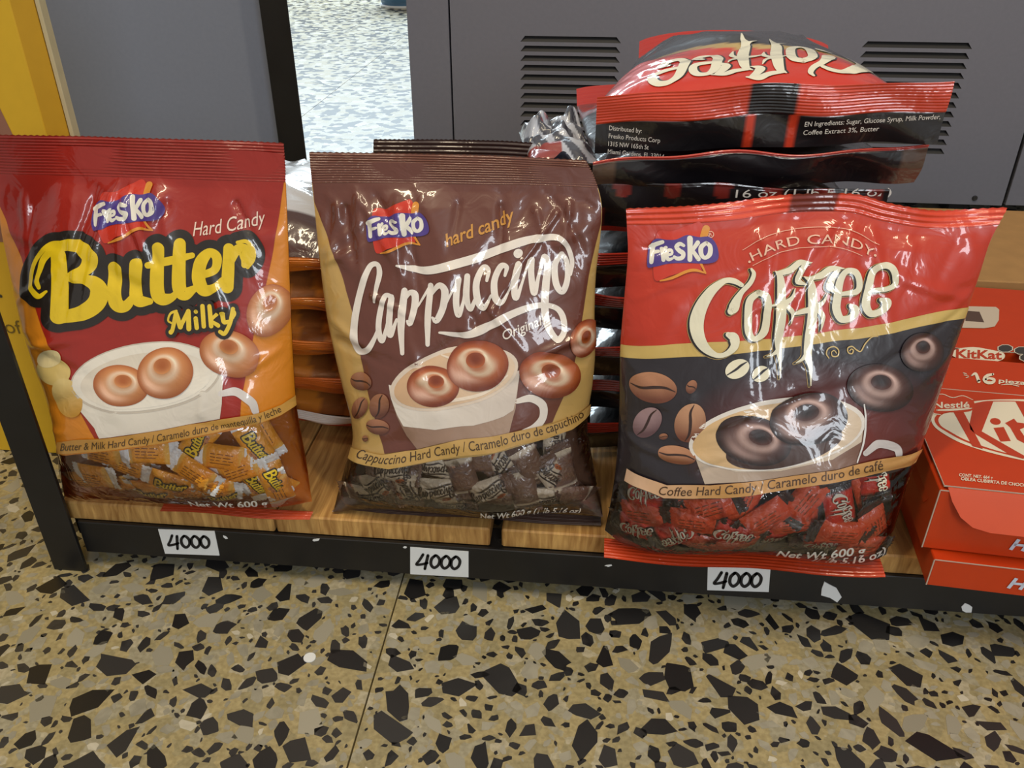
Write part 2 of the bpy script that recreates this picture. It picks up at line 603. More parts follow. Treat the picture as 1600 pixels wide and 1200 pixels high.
# image pixels to film coordinates of each bag, fitted through the camera projection
PIXEL_MAP = {
    'butter': {'cx': 231.0, 'cy': 528.0, 's': 300.0, 'deg': 6, 'u': [0.08317, -0.09728, -0.13322, 0.02467, -0.0613, -0.13981, -0.04319, 1.35457, 0.17357, 0.20411, -0.01949, -0.15444, -0.05617, -0.0997, -0.1058, -0.23225, 0.14231, 0.31313, -0.11445, 0.2272, 0.61084, 0.01894, -0.24694, -1.30968, -0.72551, 0.78294, 1.16317, -0.49335], 'v': [0.52019, -0.48215, -0.02733, 0.02495, 0.01146, -0.09044, -0.07079, 0.02414, 0.00219, -0.00135, 0.02914, 0.01289, -0.00175, -0.01485, 0.00258, -0.04454, -0.01049, 0.04761, -0.09763, -0.02141, 0.24489, 0.10323, -0.05112, -0.3973, -0.26472, 0.19949, 0.31164, -0.13697]},
    'cappuccino': {'cx': 716.0, 'cy': 545.0, 's': 300.0, 'deg': 6, 'u': [0.0253, -0.0984, -0.08485, 0.24578, 0.09181, -0.22435, -0.02135, 1.39342, 0.23062, 0.24382, -0.09902, -0.41943, -0.28744, -0.05534, -0.13445, -0.06428, 0.26763, 0.21573, 0.08302, 0.13758, -0.26685, -0.38969, -0.14536, -0.18344, 0.09169, 0.23383, 0.27682, -0.10075], 'v': [0.52136, -0.48135, -0.01975, 0.01908, 0.00351, -0.08786, -0.06211, 0.01862, 0.0209, 0.01903, 0.01923, 0.00785, 0.00111, -0.06859, -0.15568, -0.08143, 0.07221, 0.07661, -0.09638, -0.11877, -0.04582, -0.07102, 0.03518, 0.09025, 0.05417, 0.16013, 0.20833, 0.03136]},
    'coffee': {'cx': 1223.0, 'cy': 619.0, 's': 300.0, 'deg': 6, 'u': [-0.01911, 0.15497, -0.01675, 0.0653, 0.17259, 0.03483, -0.03366, 1.1262, 0.12783, 0.05332, -0.06111, -0.0515, 0.05887, -0.00133, -0.1072, -0.00888, 0.07462, -0.08055, -0.10836, -0.03646, 0.31744, 0.13867, 0.00661, 0.5196, 0.50363, 0.29028, 0.45905, 0.09941], 'v': [0.50639, -0.48466, -0.01274, 0.02139, -0.01468, -0.09801, -0.06454, -0.01008, 0.04978, 0.02791, -0.00983, 0.01387, 0.04009, 0.14451, 0.06471, -0.02929, -0.04875, 0.02025, 0.13419, -0.10376, -0.28033, -0.16792, -0.2959, -0.37984, -0.20897, -0.12963, -0.06036, 0.0405]},
}
HOMO = {'lid': [0.00223403, 0.00011249, -2.1047, 0.000219048, -0.00114726, 3.06265, 2.71051e-20, 0.00510234, 1.0], 'top3': [0.00224882, 0.000113235, -2.11864, 0.000220499, -0.00115486, 3.08293, 2.71051e-20, 0.00510234, 1.0], 'rail': [0.000386167, 1.94447e-05, -0.363812, 3.79069e-05, -0.000531482, 0.464747, 7.15224e-05, -0.000374599, 1.0]}  # image pixels to lid, box top and rail planes, through the camera projection

def make_film(k, art=True):
    b, o = BAGS[k], OUTLINE[k]
    f = Film(b['p0'], (1, 0, 0), up_axis(b['lean']), o['left'], o['right'], o['bottom'], o['top'], b['depth'], PROF_STAND,
             vseal=b['vseal'], seed=b['seed'], amp=b['amp'], lumps=b['lumps'], W=b['W'], H=b['H'])
    if art:
        f.art = PIXEL_MAP[k]
    return f


# ------------------------------------------------------------------ floor
JX, JY, TS = -0.1495, 0.15, 0.60
floor = MB().box(-3.2, 2.4, -0.5, 8.0, -0.03, -0.0035).build('floor', M['grout'])
tag(floor, 'terrazzo floor with black and grey stone chips', kind='structure')
near_tiles = {}
for j in range(-1, 13):
    for i in range(-5, 4):
        x0, y0 = JX + i * TS, JY + j * TS
        if j >= 3 and i > 0:
            continue
        near = j <= 0 and -2 <= i <= 1
        g = 0.0007
        t = MB().box(x0 + g, x0 + TS - g, y0 + g, y0 + TS - g, -0.02, 0.0).build(
            'tile', M['floor_near' if near else 'floor_far'], floor)
        if near:
            near_tiles[(i, j)] = t


def chip_shape(r, n=None):
    """irregular angular stone outline of about unit radius"""
    n = n or r.randint(5, 8)
    st = r.uniform(1.0, 2.3)
    a0 = r.uniform(0, tau)
    ang = sorted(a0 + tau * (k + r.uniform(-0.38, 0.38)) / n for k in range(n))
    pts = [(cos(a) * r.uniform(0.62, 1.12) * sqrt(st), sin(a) * r.uniform(0.62, 1.12) / sqrt(st)) for a in ang]
    rt = r.uniform(0, tau)
    return [(x * cos(rt) - y * sin(rt), x * sin(rt) + y * cos(rt)) for x, y in pts]


rc = random.Random(41)
SHAPES = [chip_shape(rc) for _ in range(40)]
SHAPE_R = [max(sqrt(x * x + y * y) for x, y in s) for s in SHAPES]
CELL = 0.02
chip_grid = {}


def floor_spot(x, y):
    if x < -1.3 or x > 1.0:
        return False
    return y < 0.66 if x > -0.42 else y < 0.735


def try_chip(x, y, r, gap):
    for dx in range(-2, 3):
        for dy in range(-2, 3):
            for (a, b, q) in chip_grid.get((int(x // CELL) + dx, int(y // CELL) + dy), ()):
                if (a - x) ** 2 + (b - y) ** 2 < (r + q + gap) ** 2:
                    return False
    return True


chips = []
passes = [(66, (0.0115, 0.0160), 'b', 0.78), (250, (0.0080, 0.0115), 'b', 0.80), (150, (0.006, 0.012), 'g', 0.80), (36, (0.004, 0.008), 'w', 0.85),
          (460, (0.0050, 0.0080), 'b', 0.84), (760, (0.0028, 0.0050), 'b', 0.90), (420, (0.004, 0.007), 'g', 0.80), (90, (0.0024, 0.0045), 'w', 0.85),
          (1000, (0.0013, 0.0028), 'b', 1.0), (1200, (0.0018, 0.0035), 'g', 0.85)]
for count, (r0, r1), kind, fac in passes:
    got = 0
    count = int(count * 3.9)
    for _ in range(count * 9):
        if got >= count:
            break
        x, y = rc.uniform(-1.3, 1.0), rc.uniform(-0.2, 0.735)
        if not floor_spot(x, y):
            continue
        r = rc.uniform(r0, r1)
        if abs(x - JX) < r * 1.05 + 0.001 or abs(x - JX - TS) < r * 1.05 or abs(x - JX + TS) < r * 1.05:
            continue
        if abs(y - JY) < r * 1.05 + 0.001:
            continue
        if try_chip(x, y, r * fac, 0.0003):
            chip_grid.setdefault((int(x // CELL), int(y // CELL)), []).append((x, y, r * fac))
            chips.append((x, y, r, kind))
            got += 1

CHIP_T = 0.00018
protos = {}


def chip_mesh(si, kind):
    if (si, kind) not in protos:
        s = SHAPES[si]
        n = len(s)
        me = bpy.data.meshes.new('stone_chip')
        v = [(x, y, -1.0) for x, y in s] + [(x * 0.985, y * 0.985, 1.0) for x, y in s]
        me.from_pydata(v, [], [list(range(n, 2 * n))] + [[i, (i + 1) % n, n + (i + 1) % n, n + i] for i in range(n)])
        me.materials.append(M[{'b': 'chip_black', 'g': 'chip_grey', 'w': 'chip_white'}[kind]])
        protos[(si, kind)] = me
    return protos[(si, kind)]


def tile_of(x):
    return int(math.floor((x - JX) / TS))


# the chips that show largest are pieces of their own, the crumbs of each tile are one part
chips.sort(key=lambda c: -(c[2] / (0.55 + 0.6 * c[1])) * (1.25 if c[3] == 'b' else 1.0)
           * (1.0 if ((c[1] < 0.56 or c[0] < -0.45) and c[1] > 0.335 and -0.63 < c[0] < 0.37) else 0.05))
crumbs = {}
for k, (x, y, r, kind) in enumerate(chips):
    si = rc.randrange(len(SHAPES))
    sc = r / SHAPE_R[si] * 1.28
    rot = rc.uniform(0, tau)
    ti = (min(max(tile_of(x), -2), 1), 0 if y > JY else -1)
    if k < 300:
        o = bpy.data.objects.new('stone_chip', chip_mesh(si, kind))
        COL.objects.link(o)
        o.parent = near_tiles[ti]
        o.location = (x, y, 0.0)
        o.scale = (sc, sc, CHIP_T)
        o.rotation_euler = (0, 0, rot)
    else:
        mb = crumbs.setdefault((ti, kind), MB())
        s = SHAPES[si]
        n = len(s)
        ca, sa = cos(rot), sin(rot)
        pts = [(x + sc * (a * ca - b * sa), y + sc * (a * sa + b * ca)) for a, b in s]
        mb.add([(a, b, -0.0002) for a, b in pts] + [(a, b, CHIP_T) for a, b in pts],
               [list(range(n, 2 * n))] + [[i, (i + 1) % n, n + (i + 1) % n, n + i] for i in range(n)])
for (ti, kind), mb in crumbs.items():
    o = mb.build('stone_crumbs', M[{'b': 'chip_black', 'g': 'chip_grey', 'w': 'chip_white'}[kind]], near_tiles[ti])
    tag(o, kind='stuff')

dot = MB()
dot.prism([(cos(tau * k / 28) * 0.0048, sin(tau * k / 28) * 0.0048) for k in range(28)],
          lambda a, b, t: (-0.204 + a, 0.447 + b, t), 0.0003, 0.0010)
o = dot.build('paper_dot', M['paper'], origin=(-0.204, 0.447, 0))
tag(o, 'small round white paper dot lying on the terrazzo floor', 'paper dot')


# ------------------------------------------------------------------ machine and cabinets behind the shelf
MY = 1.5
mach = empty('refrigeration_unit', (0.2, MY, 0.0))
tag(mach, 'grey steel back of a refrigeration unit with rows of louvre slots', 'machine')


def face_with_holes(outer, holes, y):
    loops = [[Vector((a, b, 0)) for a, b in outer]] + [[Vector((a, b, 0)) for a, b in h] for h in holes]
    tris = tessellate_polygon(loops)
    flat = [p for l in loops for p in l]
    v = [(p.x, y, p.y) for p in flat]
    f = []
    for t in tris:
        a, b, c = (flat[i] for i in t)
        if (b - a).cross(c - a).z < 0:
            t = (t[0], t[2], t[1])
        f.append(list(t))
    return v, f


slots = []
for cx0, cx1 in ((-0.133, 0.033), (0.142, 0.312), (0.418, 0.588)):
    for k in range(12):
        zt = 0.301 - k * 0.01525
        slots.append([(cx0, zt - 0.0092), (cx1, zt - 0.0092), (cx1 - 0.0075, zt), (cx0 + 0.0075, zt)])
zb, zt = 0.038, 0.80
v, f = face_with_holes([(-0.2495, zb), (0.705, zb), (0.705, zt), (-0.2495, zt)], slots, MY)
mesh_obj('louvred_panel', v, f, M['grey_panel'], mach)
MB().box(-0.322, -0.2525, MY - 0.001, MY + 0.02, zb, zt, 0.0008).build('side_panel', M['grey_panel'], mach)
MB().box(0.712, 1.30, MY + 0.002, MY + 0.02, zb, zt, 0.0008).build('side_panel', M['grey_panel'], mach)
MB().box(-0.318, 1.30, MY + 0.03, MY + 0.5, zb + 0.002, zt).build('body', M['black_gap'], mach)
for s in slots:
    (a0, z0), (a1, _), (a2, z1), (a3, _) = s
    mesh_obj('louvre_blade', [(a0, MY, z0), (a1, MY, z0), (a1, MY + 0.010, z1 + 0.003), (a0, MY + 0.010, z1 + 0.003)],
             [[0, 1, 2, 3]], M['shaded_slot'], mach)
for sx, sz in ((0.657, 0.050), (-0.20, 0.050)):
    b = MB()
    for r, y0, y1 in ((0.0045, 0.0, 0.0018), (0.0036, 0.0018, 0.003)):
        b.prism([(cos(tau * k / 14) * r, sin(tau * k / 14) * r) for k in range(14)],
                lambda p, q, t: (sx + p, MY - t, sz + q), y0, y1)
    b.build('screw', M['steel'], mach)
for fx in (-0.28, 0.66, 1.2):
    MB().box(fx - 0.02, fx + 0.02, MY + 0.06, MY + 0.10, 0.0, zb, 0.003).build('foot', M['black_steel'], mach)

cab = empty('steel_cabinet', (-0.75, 1.32, 0))
tag(cab, 'plain pale grey steel cabinet side behind the red and orange bag', 'cabinet')
MB().box(-1.05, -0.4955, 1.32, 1.335, 0.02, 0.85, 0.002).build('side_panel', M['grey_panel_left'], cab)
MB().box(-0.4950, -0.4930, 1.318, 1.335, 0.02, 0.85, 0.0006).build('edge_trim', M['paper'], cab)
for fx in (-1.0, -0.53):
    MB().box(fx - 0.02, fx + 0.02, 1.32, 1.345, 0.0, 0.0195, 0.002).build('foot', M['black_steel'], cab)

# yellow board beside the shelf
yb = empty('yellow_display_board', (-0.60, 0.69, 0))
tag(yb, 'yellow printed display board standing on the floor beside the shelf', 'board')
MB().box(-0.80, -0.4665, 0.690, 0.715, 0.0, 0.62, 0.001).build('front_panel', M['yellow'], yb)
MB().prism([(-0.4663, 0.6905), (-0.4560, 0.7050), (-0.4575, 0.7150), (-0.4663, 0.7150)], lambda a, b, t: (a, b, t), 0.0, 0.62).build(
    'folded_edge', M['yellow_shade'], yb)
MB().box(-0.4555, -0.4518, 0.705, 0.715, 0.0, 0.62, 0.0006).build('raw_edge', M['cream_edge'], yb)

# small blue tub far behind on the floor
def lathe(prof, n, cx, cy, z0):
    v = [(cx + r * cos(tau * i / n), cy + r * sin(tau * i / n), z0 + z) for r, z in prof for i in range(n)]
    f = []
    for k in range(len(prof) - 1):
        for i in range(n):
            j = (i + 1) % n
            f.append([k * n + i, k * n + j, (k + 1) * n + j, (k + 1) * n + i])
    return v, f


M['blue_plastic'] = plain('blue_plastic', (96, 140, 178), rough=0.35, var=0.1)
tub = empty('plastic_tub', (-0.93, 4.27, 0))
tag(tub, 'blue plastic tub with a white foot rim standing far behind on the floor', 'tub')
v, f = lathe([(0.0, 0.012), (0.10, 0.012), (0.115, 0.05), (0.13, 0.16), (0.14, 0.25), (0.132, 0.25), (0.12, 0.15), (0.10, 0.03), (0, 0.03)], 32, -0.93, 4.27, 0)
mesh_obj('tub_body', v, f, M['blue_plastic'], tub, smooth=True)
v, f = lathe([(0.092, 0.0), (0.106, 0.0), (0.108, 0.012), (0.09, 0.012)], 32, -0.93, 4.27, 0)
mesh_obj('foot_rim', v, f, M['paper'], tub, smooth=True)

# ------------------------------------------------------------------ low display shelf
sh = empty('display_shelf', (0.2, 0.53, 0))
tag(sh, 'low black steel shelf frame with pine planks holding the candy', 'shelf')


def angle_post(x0, y0, sx, sy, w=0.032, t=0.004, h=0.95):
    m = MB()
    m.box(min(x0, x0 + sx * w), max(x0, x0 + sx * w), min(y0, y0 + sy * t), max(y0, y0 + sy * t), 0.0, h, 0.0006)
    m.box(min(x0, x0 + sx * t), max(x0, x0 + sx * t), min(y0 + sy * t, y0 + sy * w), max(y0 + sy * t, y0 + sy * w), 0.0, h, 0.0006)
    m.build('post', M['black_steel'], sh)


angle_post(-0.460, 0.522, 1, 1, w=0.030)
angle_post(-0.4815, 1.262, 1, 1, w=0.040)
angle_post(0.95, 0.522, -1, 1, w=0.030)
angle_post(0.97, 1.262, -1, 1, w=0.040)
MB().box(-0.4295, 0.92, 0.530, 0.534, 0.0165, 0.0505, 0.0006).build('front_rail', M['black_steel'], sh)
MB().box(-0.4295, 0.92, 0.5345, 0.560, 0.0455, 0.0485, 0.0004).build('rail_ledge', M['black_steel'], sh)
MB().box(-0.4395, 0.92, 1.256, 1.260, 0.030, 0.074, 0.0006).build('back_rail', M['black_steel'], sh)
MB().box(-0.4495, -0.4455, 0.553, 1.255, 0.016, 0.0505, 0.0006).build('side_rail', M['black_steel'], sh)
MB().box(0.943, 0.947, 0.553, 1.255, 0.016, 0.0505, 0.0006).build('side_rail', M['black_steel'], sh)
rp = random.Random(3)
xs = [(-0.4430, -0.2555), (-0.2535, -0.0712), (-0.0612, 0.130), (0.1325, 0.322), (0.3245, 0.512), (0.5150, 0.705), (0.7075, 0.905)]
for a, b in xs:
    y0 = 0.5355 + rp.uniform(-0.0006, 0.0010)
    MB().box(a, b, y0, 1.25, 0.0487, 0.0680 + rp.uniform(-0.0006, 0.0), 0.0014).build('plank', M['wood'], sh)
for px_, pz, r in ((-0.2180, 0.0485, 0.0022), (-0.1420, 0.047, 0.0013), (0.0285, 0.0420, 0.0020), (0.3170, 0.0220, 0.0050), (-0.298, 0.0445, 0.002)):
    s = chip_shape(rp, 7)
    MB().prism([(a * r * 1.4, b * r * 0.8) for a, b in s], lambda a, b, t: (px_ + a, 0.5299 - t, pz + b), 0.0, 0.0003).build(
        'paint_chip', M['paper'], sh)
# ------------------------------------------------------------------ artwork: strokes, fills and pictures laid on a printable face
class Art:
    """pieces of flat print in artwork units, each with colours and a layer"""
    def __init__(self):
        self.items = []

    def add(self, v, f, col, layer):
        v = np.asarray(v, float)
        if callable(col):
            c = np.asarray(col(v), float)
        else:
            c = np.tile(np.asarray(lin(col)), (len(v), 1))
        self.items.append((v, f, c, layer))

    def stroke(self, pts, col, layer=3, extra=0.0, tf=None, k=1.0, step=1.8, cell=4.0, cap=True, closed=False, wmin=0.5):
        """pts: (x, y, width) along the stroke"""
        p = cr(pts, step=max(step / k * 1.0, 0.01), closed=closed)
        xy, w = p[:, :2], np.maximum(p[:, 2], wmin) + extra
        if tf is not None:
            xy = tf(xy)
        w = w * k
        t = np.gradient(xy, axis=0)
        t /= np.linalg.norm(t, axis=1, keepdims=True) + 1e-9
        nrm = np.stack([-t[:, 1], t[:, 0]], -1)
        m = max(1, int(math.ceil(w.max() / cell)))
        a = np.linspace(-0.5, 0.5, m + 1)
        v = xy[:, None, :] + nrm[:, None, :] * (a[None, :, None] * w[:, None, None])
        n = len(xy)
        f = []
        rng = range(n) if closed else range(n - 1)
        for i in rng:
            i2 = (i + 1) % n
            for j in range(m):
                f.append([i * (m + 1) + j, i2 * (m + 1) + j, i2 * (m + 1) + j + 1, i * (m + 1) + j + 1])
        self.add(v.reshape(-1, 2), f, col, layer)
        if cap and not closed:
            for i in (0, -1):
                if w[i] > 1.2:
                    self.disc(xy[i], w[i] / 2, w[i] / 2, 0, col, layer, cell=cell)

    def disc(self, c, rx, ry, rot, col, layer, cell=5.0, r0=0.0, shift=(0, 0)):
        """ellipse (or ring from r0); col may be a function of (t, angle) through polar()"""
        nr = max(1, int(math.ceil(max(rx, ry) * (1 - r0) / cell)))
        na = max(12, min(48, int(max(rx, ry) * 2.4)))
        R_ = np.linspace(r0, 1, nr + 1)
        A = np.linspace(0, tau, na, endpoint=False)
        rr, aa = np.meshgrid(R_, A, indexing='ij')
        x, y = rr * np.cos(aa) * rx, rr * np.sin(aa) * ry
        sx = shift[0] * (1 - rr)
        sy = shift[1] * (1 - rr)
        cr_, sr = cos(rot), sin(rot)
        X = c[0] + (x * cr_ - y * sr) + sx
        Y = c[1] + (x * sr + y * cr_) + sy
        v = np.stack([X, Y], -1).reshape(-1, 2)
        f = []
        for i in range(nr):
            for j in range(na):
                j2 = (j + 1) % na
                f.append([i * na + j, (i + 1) * na + j, (i + 1) * na + j2, i * na + j2])
        if callable(col) and getattr(col, 'polar', False):
            c_ = col(rr.ravel(), aa.ravel() + rot)
            self.items.append((v, f, c_, layer))
        else:
            self.add(v, f, col, layer)

    def poly(self, pts, col, layer=1, smooth=False, cell=3.6, tf=None):
        p = cr(pts, step=3.0, closed=True) if smooth else np.asarray(pts, float)
        if tf is not None:
            p = tf(p)
        if not smooth:
            q = []
            for i in range(len(p)):
                a, b = p[i], p[(i + 1) % len(p)]
                k = max(1, int(np.linalg.norm(b - a) / cell))
                q += [a + (b - a) * t / k for t in range(k)]
            p = np.asarray(q)
        lo, hi = p.min(0), p.max(0)
        gx, gy = np.meshgrid(np.arange(lo[0] + cell / 2, hi[0], cell), np.arange(lo[1] + cell / 2, hi[1], cell))
        g = np.stack([gx.ravel(), gy.ravel()], -1)
        if len(g):
            ins = np.zeros(len(g), bool)
            dmin = np.full(len(g), 1e9)
            for i in range(len(p)):
                a, b = p[i], p[(i + 1) % len(p)]
                c1 = (a[1] > g[:, 1]) != (b[1] > g[:, 1])
                with np.errstate(divide='ignore', invalid='ignore'):
                    xc = (b[0] - a[0]) * (g[:, 1] - a[1]) / (b[1] - a[1]) + a[0]
                ins ^= c1 & (g[:, 0] < xc)
                dmin = np.minimum(dmin, np.hypot(g[:, 0] - a[0], g[:, 1] - a[1]))
            g = g[ins & (dmin > cell * 0.45)]
        n = len(p)
        allp = [Vector((float(a), float(b))) for a, b in np.vstack([p, g])] if len(g) else [Vector((float(a), float(b))) for a, b in p]
        r = delaunay_2d_cdt(allp, [], [list(range(n))], 1, 1e-6)
        self.add(np.array([(a.x, a.y) for a in r[0]]), [list(t) for t in r[2]], col, layer)

    def text(self, s, path, h, col, layer=4, shear=0.0, bold=0.0, fit=True, ratio=1.0):
        """builtin lettering set along a path; h is the capital height in image pixels"""
        v, f = text_mesh(s, bold)
        x0, x1 = v[:, 0].min(), v[:, 0].max()
        P = cr(path, n=80) if len(path) > 2 else cr(path, n=40)
        sl = np.r_[0, np.cumsum(np.linalg.norm(np.diff(P, axis=0), axis=1))]
        k = h / 0.70
        sx = sl[-1] / (x1 - x0) if fit else k * ratio
        X = (v[:, 0] - x0) * sx + shear * v[:, 1] * k
        px, py = np.interp(X, sl, P[:, 0]), np.interp(X, sl, P[:, 1])
        d = np.gradient(P, axis=0)
        d /= np.linalg.norm(d, axis=1, keepdims=True)
        tx, ty = np.interp(X, sl, d[:, 0]), np.interp(X, sl, d[:, 1])
        over = np.clip(X - sl[-1], 0, None) + np.clip(X, None, 0)
        Y = v[:, 1] * k
        self.add(np.stack([px + tx * over + ty * Y, py + ty * over - tx * Y], -1), f, col, layer)

    def lay(self, surf, name, parent, mat, base=0.0003, step=0.00016):
        """print it on the face as one part"""
        V, F_, C_, N_ = [], [], [], []
        b = 0
        for v, f, c, layer in self.items:
            u, w = surf.uv(v)
            p = surf.P(u, w)
            n = surf.N(u, w)
            V.append(p + n * (base + step * layer))
            N_.append(n)
            C_.append(c)
            # faces wound so that they look outward
            q = np.array([t[:3] for t in f])
            e = np.array([t[-1] for t in f])
            pv = V[-1]
            flip = (np.cross(pv[q[:, 2]] - pv[q[:, 0]], pv[e] - pv[q[:, 1]]) * n[q[:, 0]]).sum(1)
            tri = (np.cross(pv[q[:, 1]] - pv[q[:, 0]], pv[q[:, 2]] - pv[q[:, 0]]) * n[q[:, 0]]).sum(1)
            flip = np.where(e == q[:, 2], tri, flip) < 0
            F_ += [[i + b for i in (reversed(t) if fl else t)] for t, fl in zip(f, flip)]
            b += len(v)
        return mesh_obj(name, np.vstack(V), F_, mat, parent, smooth=True, colors=np.vstack(C_), normals=np.vstack(N_))


_text = {}


def text_mesh(s, bold=0.0):
    if (s, bold) not in _text:
        cu = bpy.data.curves.new('lettering', 'FONT')
        cu.body = s
        cu.resolution_u = 3
        cu.offset = bold
        ob = bpy.data.objects.new('lettering', cu)
        COL.objects.link(ob)
        bpy.context.view_layer.update()
        dg = bpy.context.evaluated_depsgraph_get()
        me = ob.evaluated_get(dg).to_mesh()
        v = np.array([tuple(p.co) for p in me.vertices])[:, :2]
        f = [list(p.vertices) for p in me.polygons]
        ob.evaluated_get(dg).to_mesh_clear()
        bpy.data.objects.remove(ob)
        bpy.data.curves.remove(cu)
        _text[(s, bold)] = (v, f)
    return _text[(s, bold)]


def crop(x0, y0, k):
    """enlarged image crop pixels to image pixels: offset and scale"""
    f = lambda xy: np.asarray(xy, float)[:, :2] / k + np.array([x0, y0])
    f.k = 1.0 / k
    return f


def aff3(src, dst):
    A = np.c_[np.asarray(src, float), np.ones(3)]
    Mx = np.linalg.solve(A, np.asarray(dst, float))
    f = lambda xy: np.c_[np.asarray(xy, float)[:, :2], np.ones(len(xy))] @ Mx
    f.k = sqrt(abs(np.linalg.det(Mx[:2])))
    return f


def grad(c0, c1, p0, p1):
    """colour blend between two points given in image pixels"""
    a, b = np.asarray(p0, float), np.asarray(p1, float)
    l0, l1 = np.asarray(lin(c0)), np.asarray(lin(c1))

    def fn(v):
        t = np.clip(((v - a) @ (b - a)) / ((b - a) @ (b - a)), 0, 1)[:, None]
        return l0 * (1 - t) + l1 * t
    return fn


def ring_colour(dark, mid, light, gloss, phase=0.0, swirl=0.0):
    """picture of a glossy ring sweet: dark hole and rim, bright crown"""
    d, m, l, g = (np.asarray(lin(c)) for c in (dark, mid, light, gloss))

    def fn(r, a):
        t = (r - 0.30) / 0.70
        t = np.clip(t + swirl * np.sin(2 * a + 6 * r) * 0.12, 0, 1)
        up = 0.5 - 0.5 * np.sin(a - phase)          # 1 at the top of the picture
        crown = np.exp(-((t - 0.22) / 0.17) ** 2)
        side = np.exp(-((t - 0.62) / 0.16) ** 2) * np.clip(np.cos(a - 2.3), 0, 1) ** 3
        base = m[None] * (1 - t[:, None] ** 2) + d[None] * t[:, None] ** 2
        base = base * (0.75 + 0.35 * up[:, None])
        c = base * (1 - crown[:, None]) + (l * 1.0)[None] * crown[:, None] * (0.72 + 0.28 * up[:, None]) + base * crown[:, None] * 0.0
        c = c + g[None] * (side[:, None] * 0.45 + (np.exp(-((t - 0.2) / 0.06) ** 2) * np.clip(np.cos(a + 0.6), 0, 1) ** 4)[:, None] * 0.35)
        return np.clip(c, 0, 1)
    fn.polar = True
    return fn


def hole_colour(dark, mid):
    d, m = np.asarray(lin(dark)), np.asarray(lin(mid))

    def fn(r, a):
        k = (r ** 2)[:, None] * (0.6 + 0.4 * np.sin(a))[:, None]
        return d[None] * (1 - k) + m[None] * k
    fn.polar = True
    return fn


def ring_sweet(art, c, rx, ry, rot, hole, pal, layer, swirl=0.0):
    art.disc(c, rx, ry, radians(rot), ring_colour(*pal, swirl=swirl), layer, cell=3.5, r0=0.30, shift=hole)
    art.disc((c[0] + hole[0] * 0.7, c[1] + hole[1] * 0.7), rx * 0.31, ry * 0.31, radians(rot), hole_colour(pal[0], pal[1]), layer + 1, cell=3.5)


def bean(art, c, rx, ry, rot, layer, c0=(96, 52, 36), c1=(176, 120, 88), crease=(50, 24, 16)):
    l0, l1 = np.asarray(lin(c0)), np.asarray(lin(c1))

    def fn(r, a):
        k = np.clip(0.35 - 0.55 * np.sin(a) * r + 0.25 * (1 - r), 0, 1)[:, None]
        return l0 * (1 - k) + l1 * k
    fn.polar = True
    a = radians(rot)
    art.disc(c, rx, ry, a, fn, layer, cell=4)
    ca, sa = cos(a), sin(a)
    pts = [(-0.95, 0.05), (-0.5, 0.14), (0, -0.02), (0.5, -0.12), (0.95, 0.02)]
    art.stroke([(c[0] + x * rx * ca - y * ry * sa, c[1] + x * rx * sa + y * ry * ca, w)
                for (x, y), w in zip(pts, (1, ry * .16, ry * .2, ry * .16, 1))], crease, layer + 1, cap=False)


# ---- lettering drawn as brush strokes (x, y, width), traced in image crop pixels
L_FRESKO = [[(110, 268, 42), (112, 330, 38), (112, 398, 32)], [(92, 276, 34), (140, 256, 34), (192, 240, 26)], [(112, 332, 26), (165, 320, 22)],
            [(190, 296, 28), (206, 378, 28)], [(198, 312, 22), (222, 284, 24)],
            [(232, 342, 18), (268, 330, 18), (262, 304, 22), (236, 312, 24), (226, 346, 26), (246, 374, 26), (278, 364, 16)],
            [(358, 262, 22), (326, 250, 28), (302, 276, 30), (326, 304, 32), (358, 324, 32), (354, 356, 30), (318, 366, 28), (288, 352, 20)],
            [(404, 206, 40), (410, 290, 36), (416, 370, 34)], [(468, 234, 32), (424, 306, 26)], [(428, 296, 26), (484, 362, 32)],
            [(534, 232, 26), (498, 270, 34), (504, 326, 32), (536, 350, 26), (570, 318, 34), (568, 258, 32), (534, 232, 26)]]
FRESKO_REF = [(112, 400), (585, 290), (405, 195)]
FRESKO_BLOB = [(85, 440), (72, 330), (80, 270), (130, 215), (230, 222), (300, 215), (380, 180), (470, 190), (560, 185), (622, 250), (640, 350), (570, 392), (400, 398), (250, 408), (150, 436)]
FRESKO_RED = [(135, 178), (260, 150), (400, 92), (470, 70), (505, 130), (520, 300), (505, 400), (512, 452), (400, 462), (280, 502), (150, 530)]
FRESKO_TAIL = [[(200, 548, 10), (290, 522, 22), (400, 466, 24), (470, 452, 22), (545, 468, 12)], [(508, 398, 20), (552, 470, 14)], [(525, 120, 60), (510, 185, 55)]]
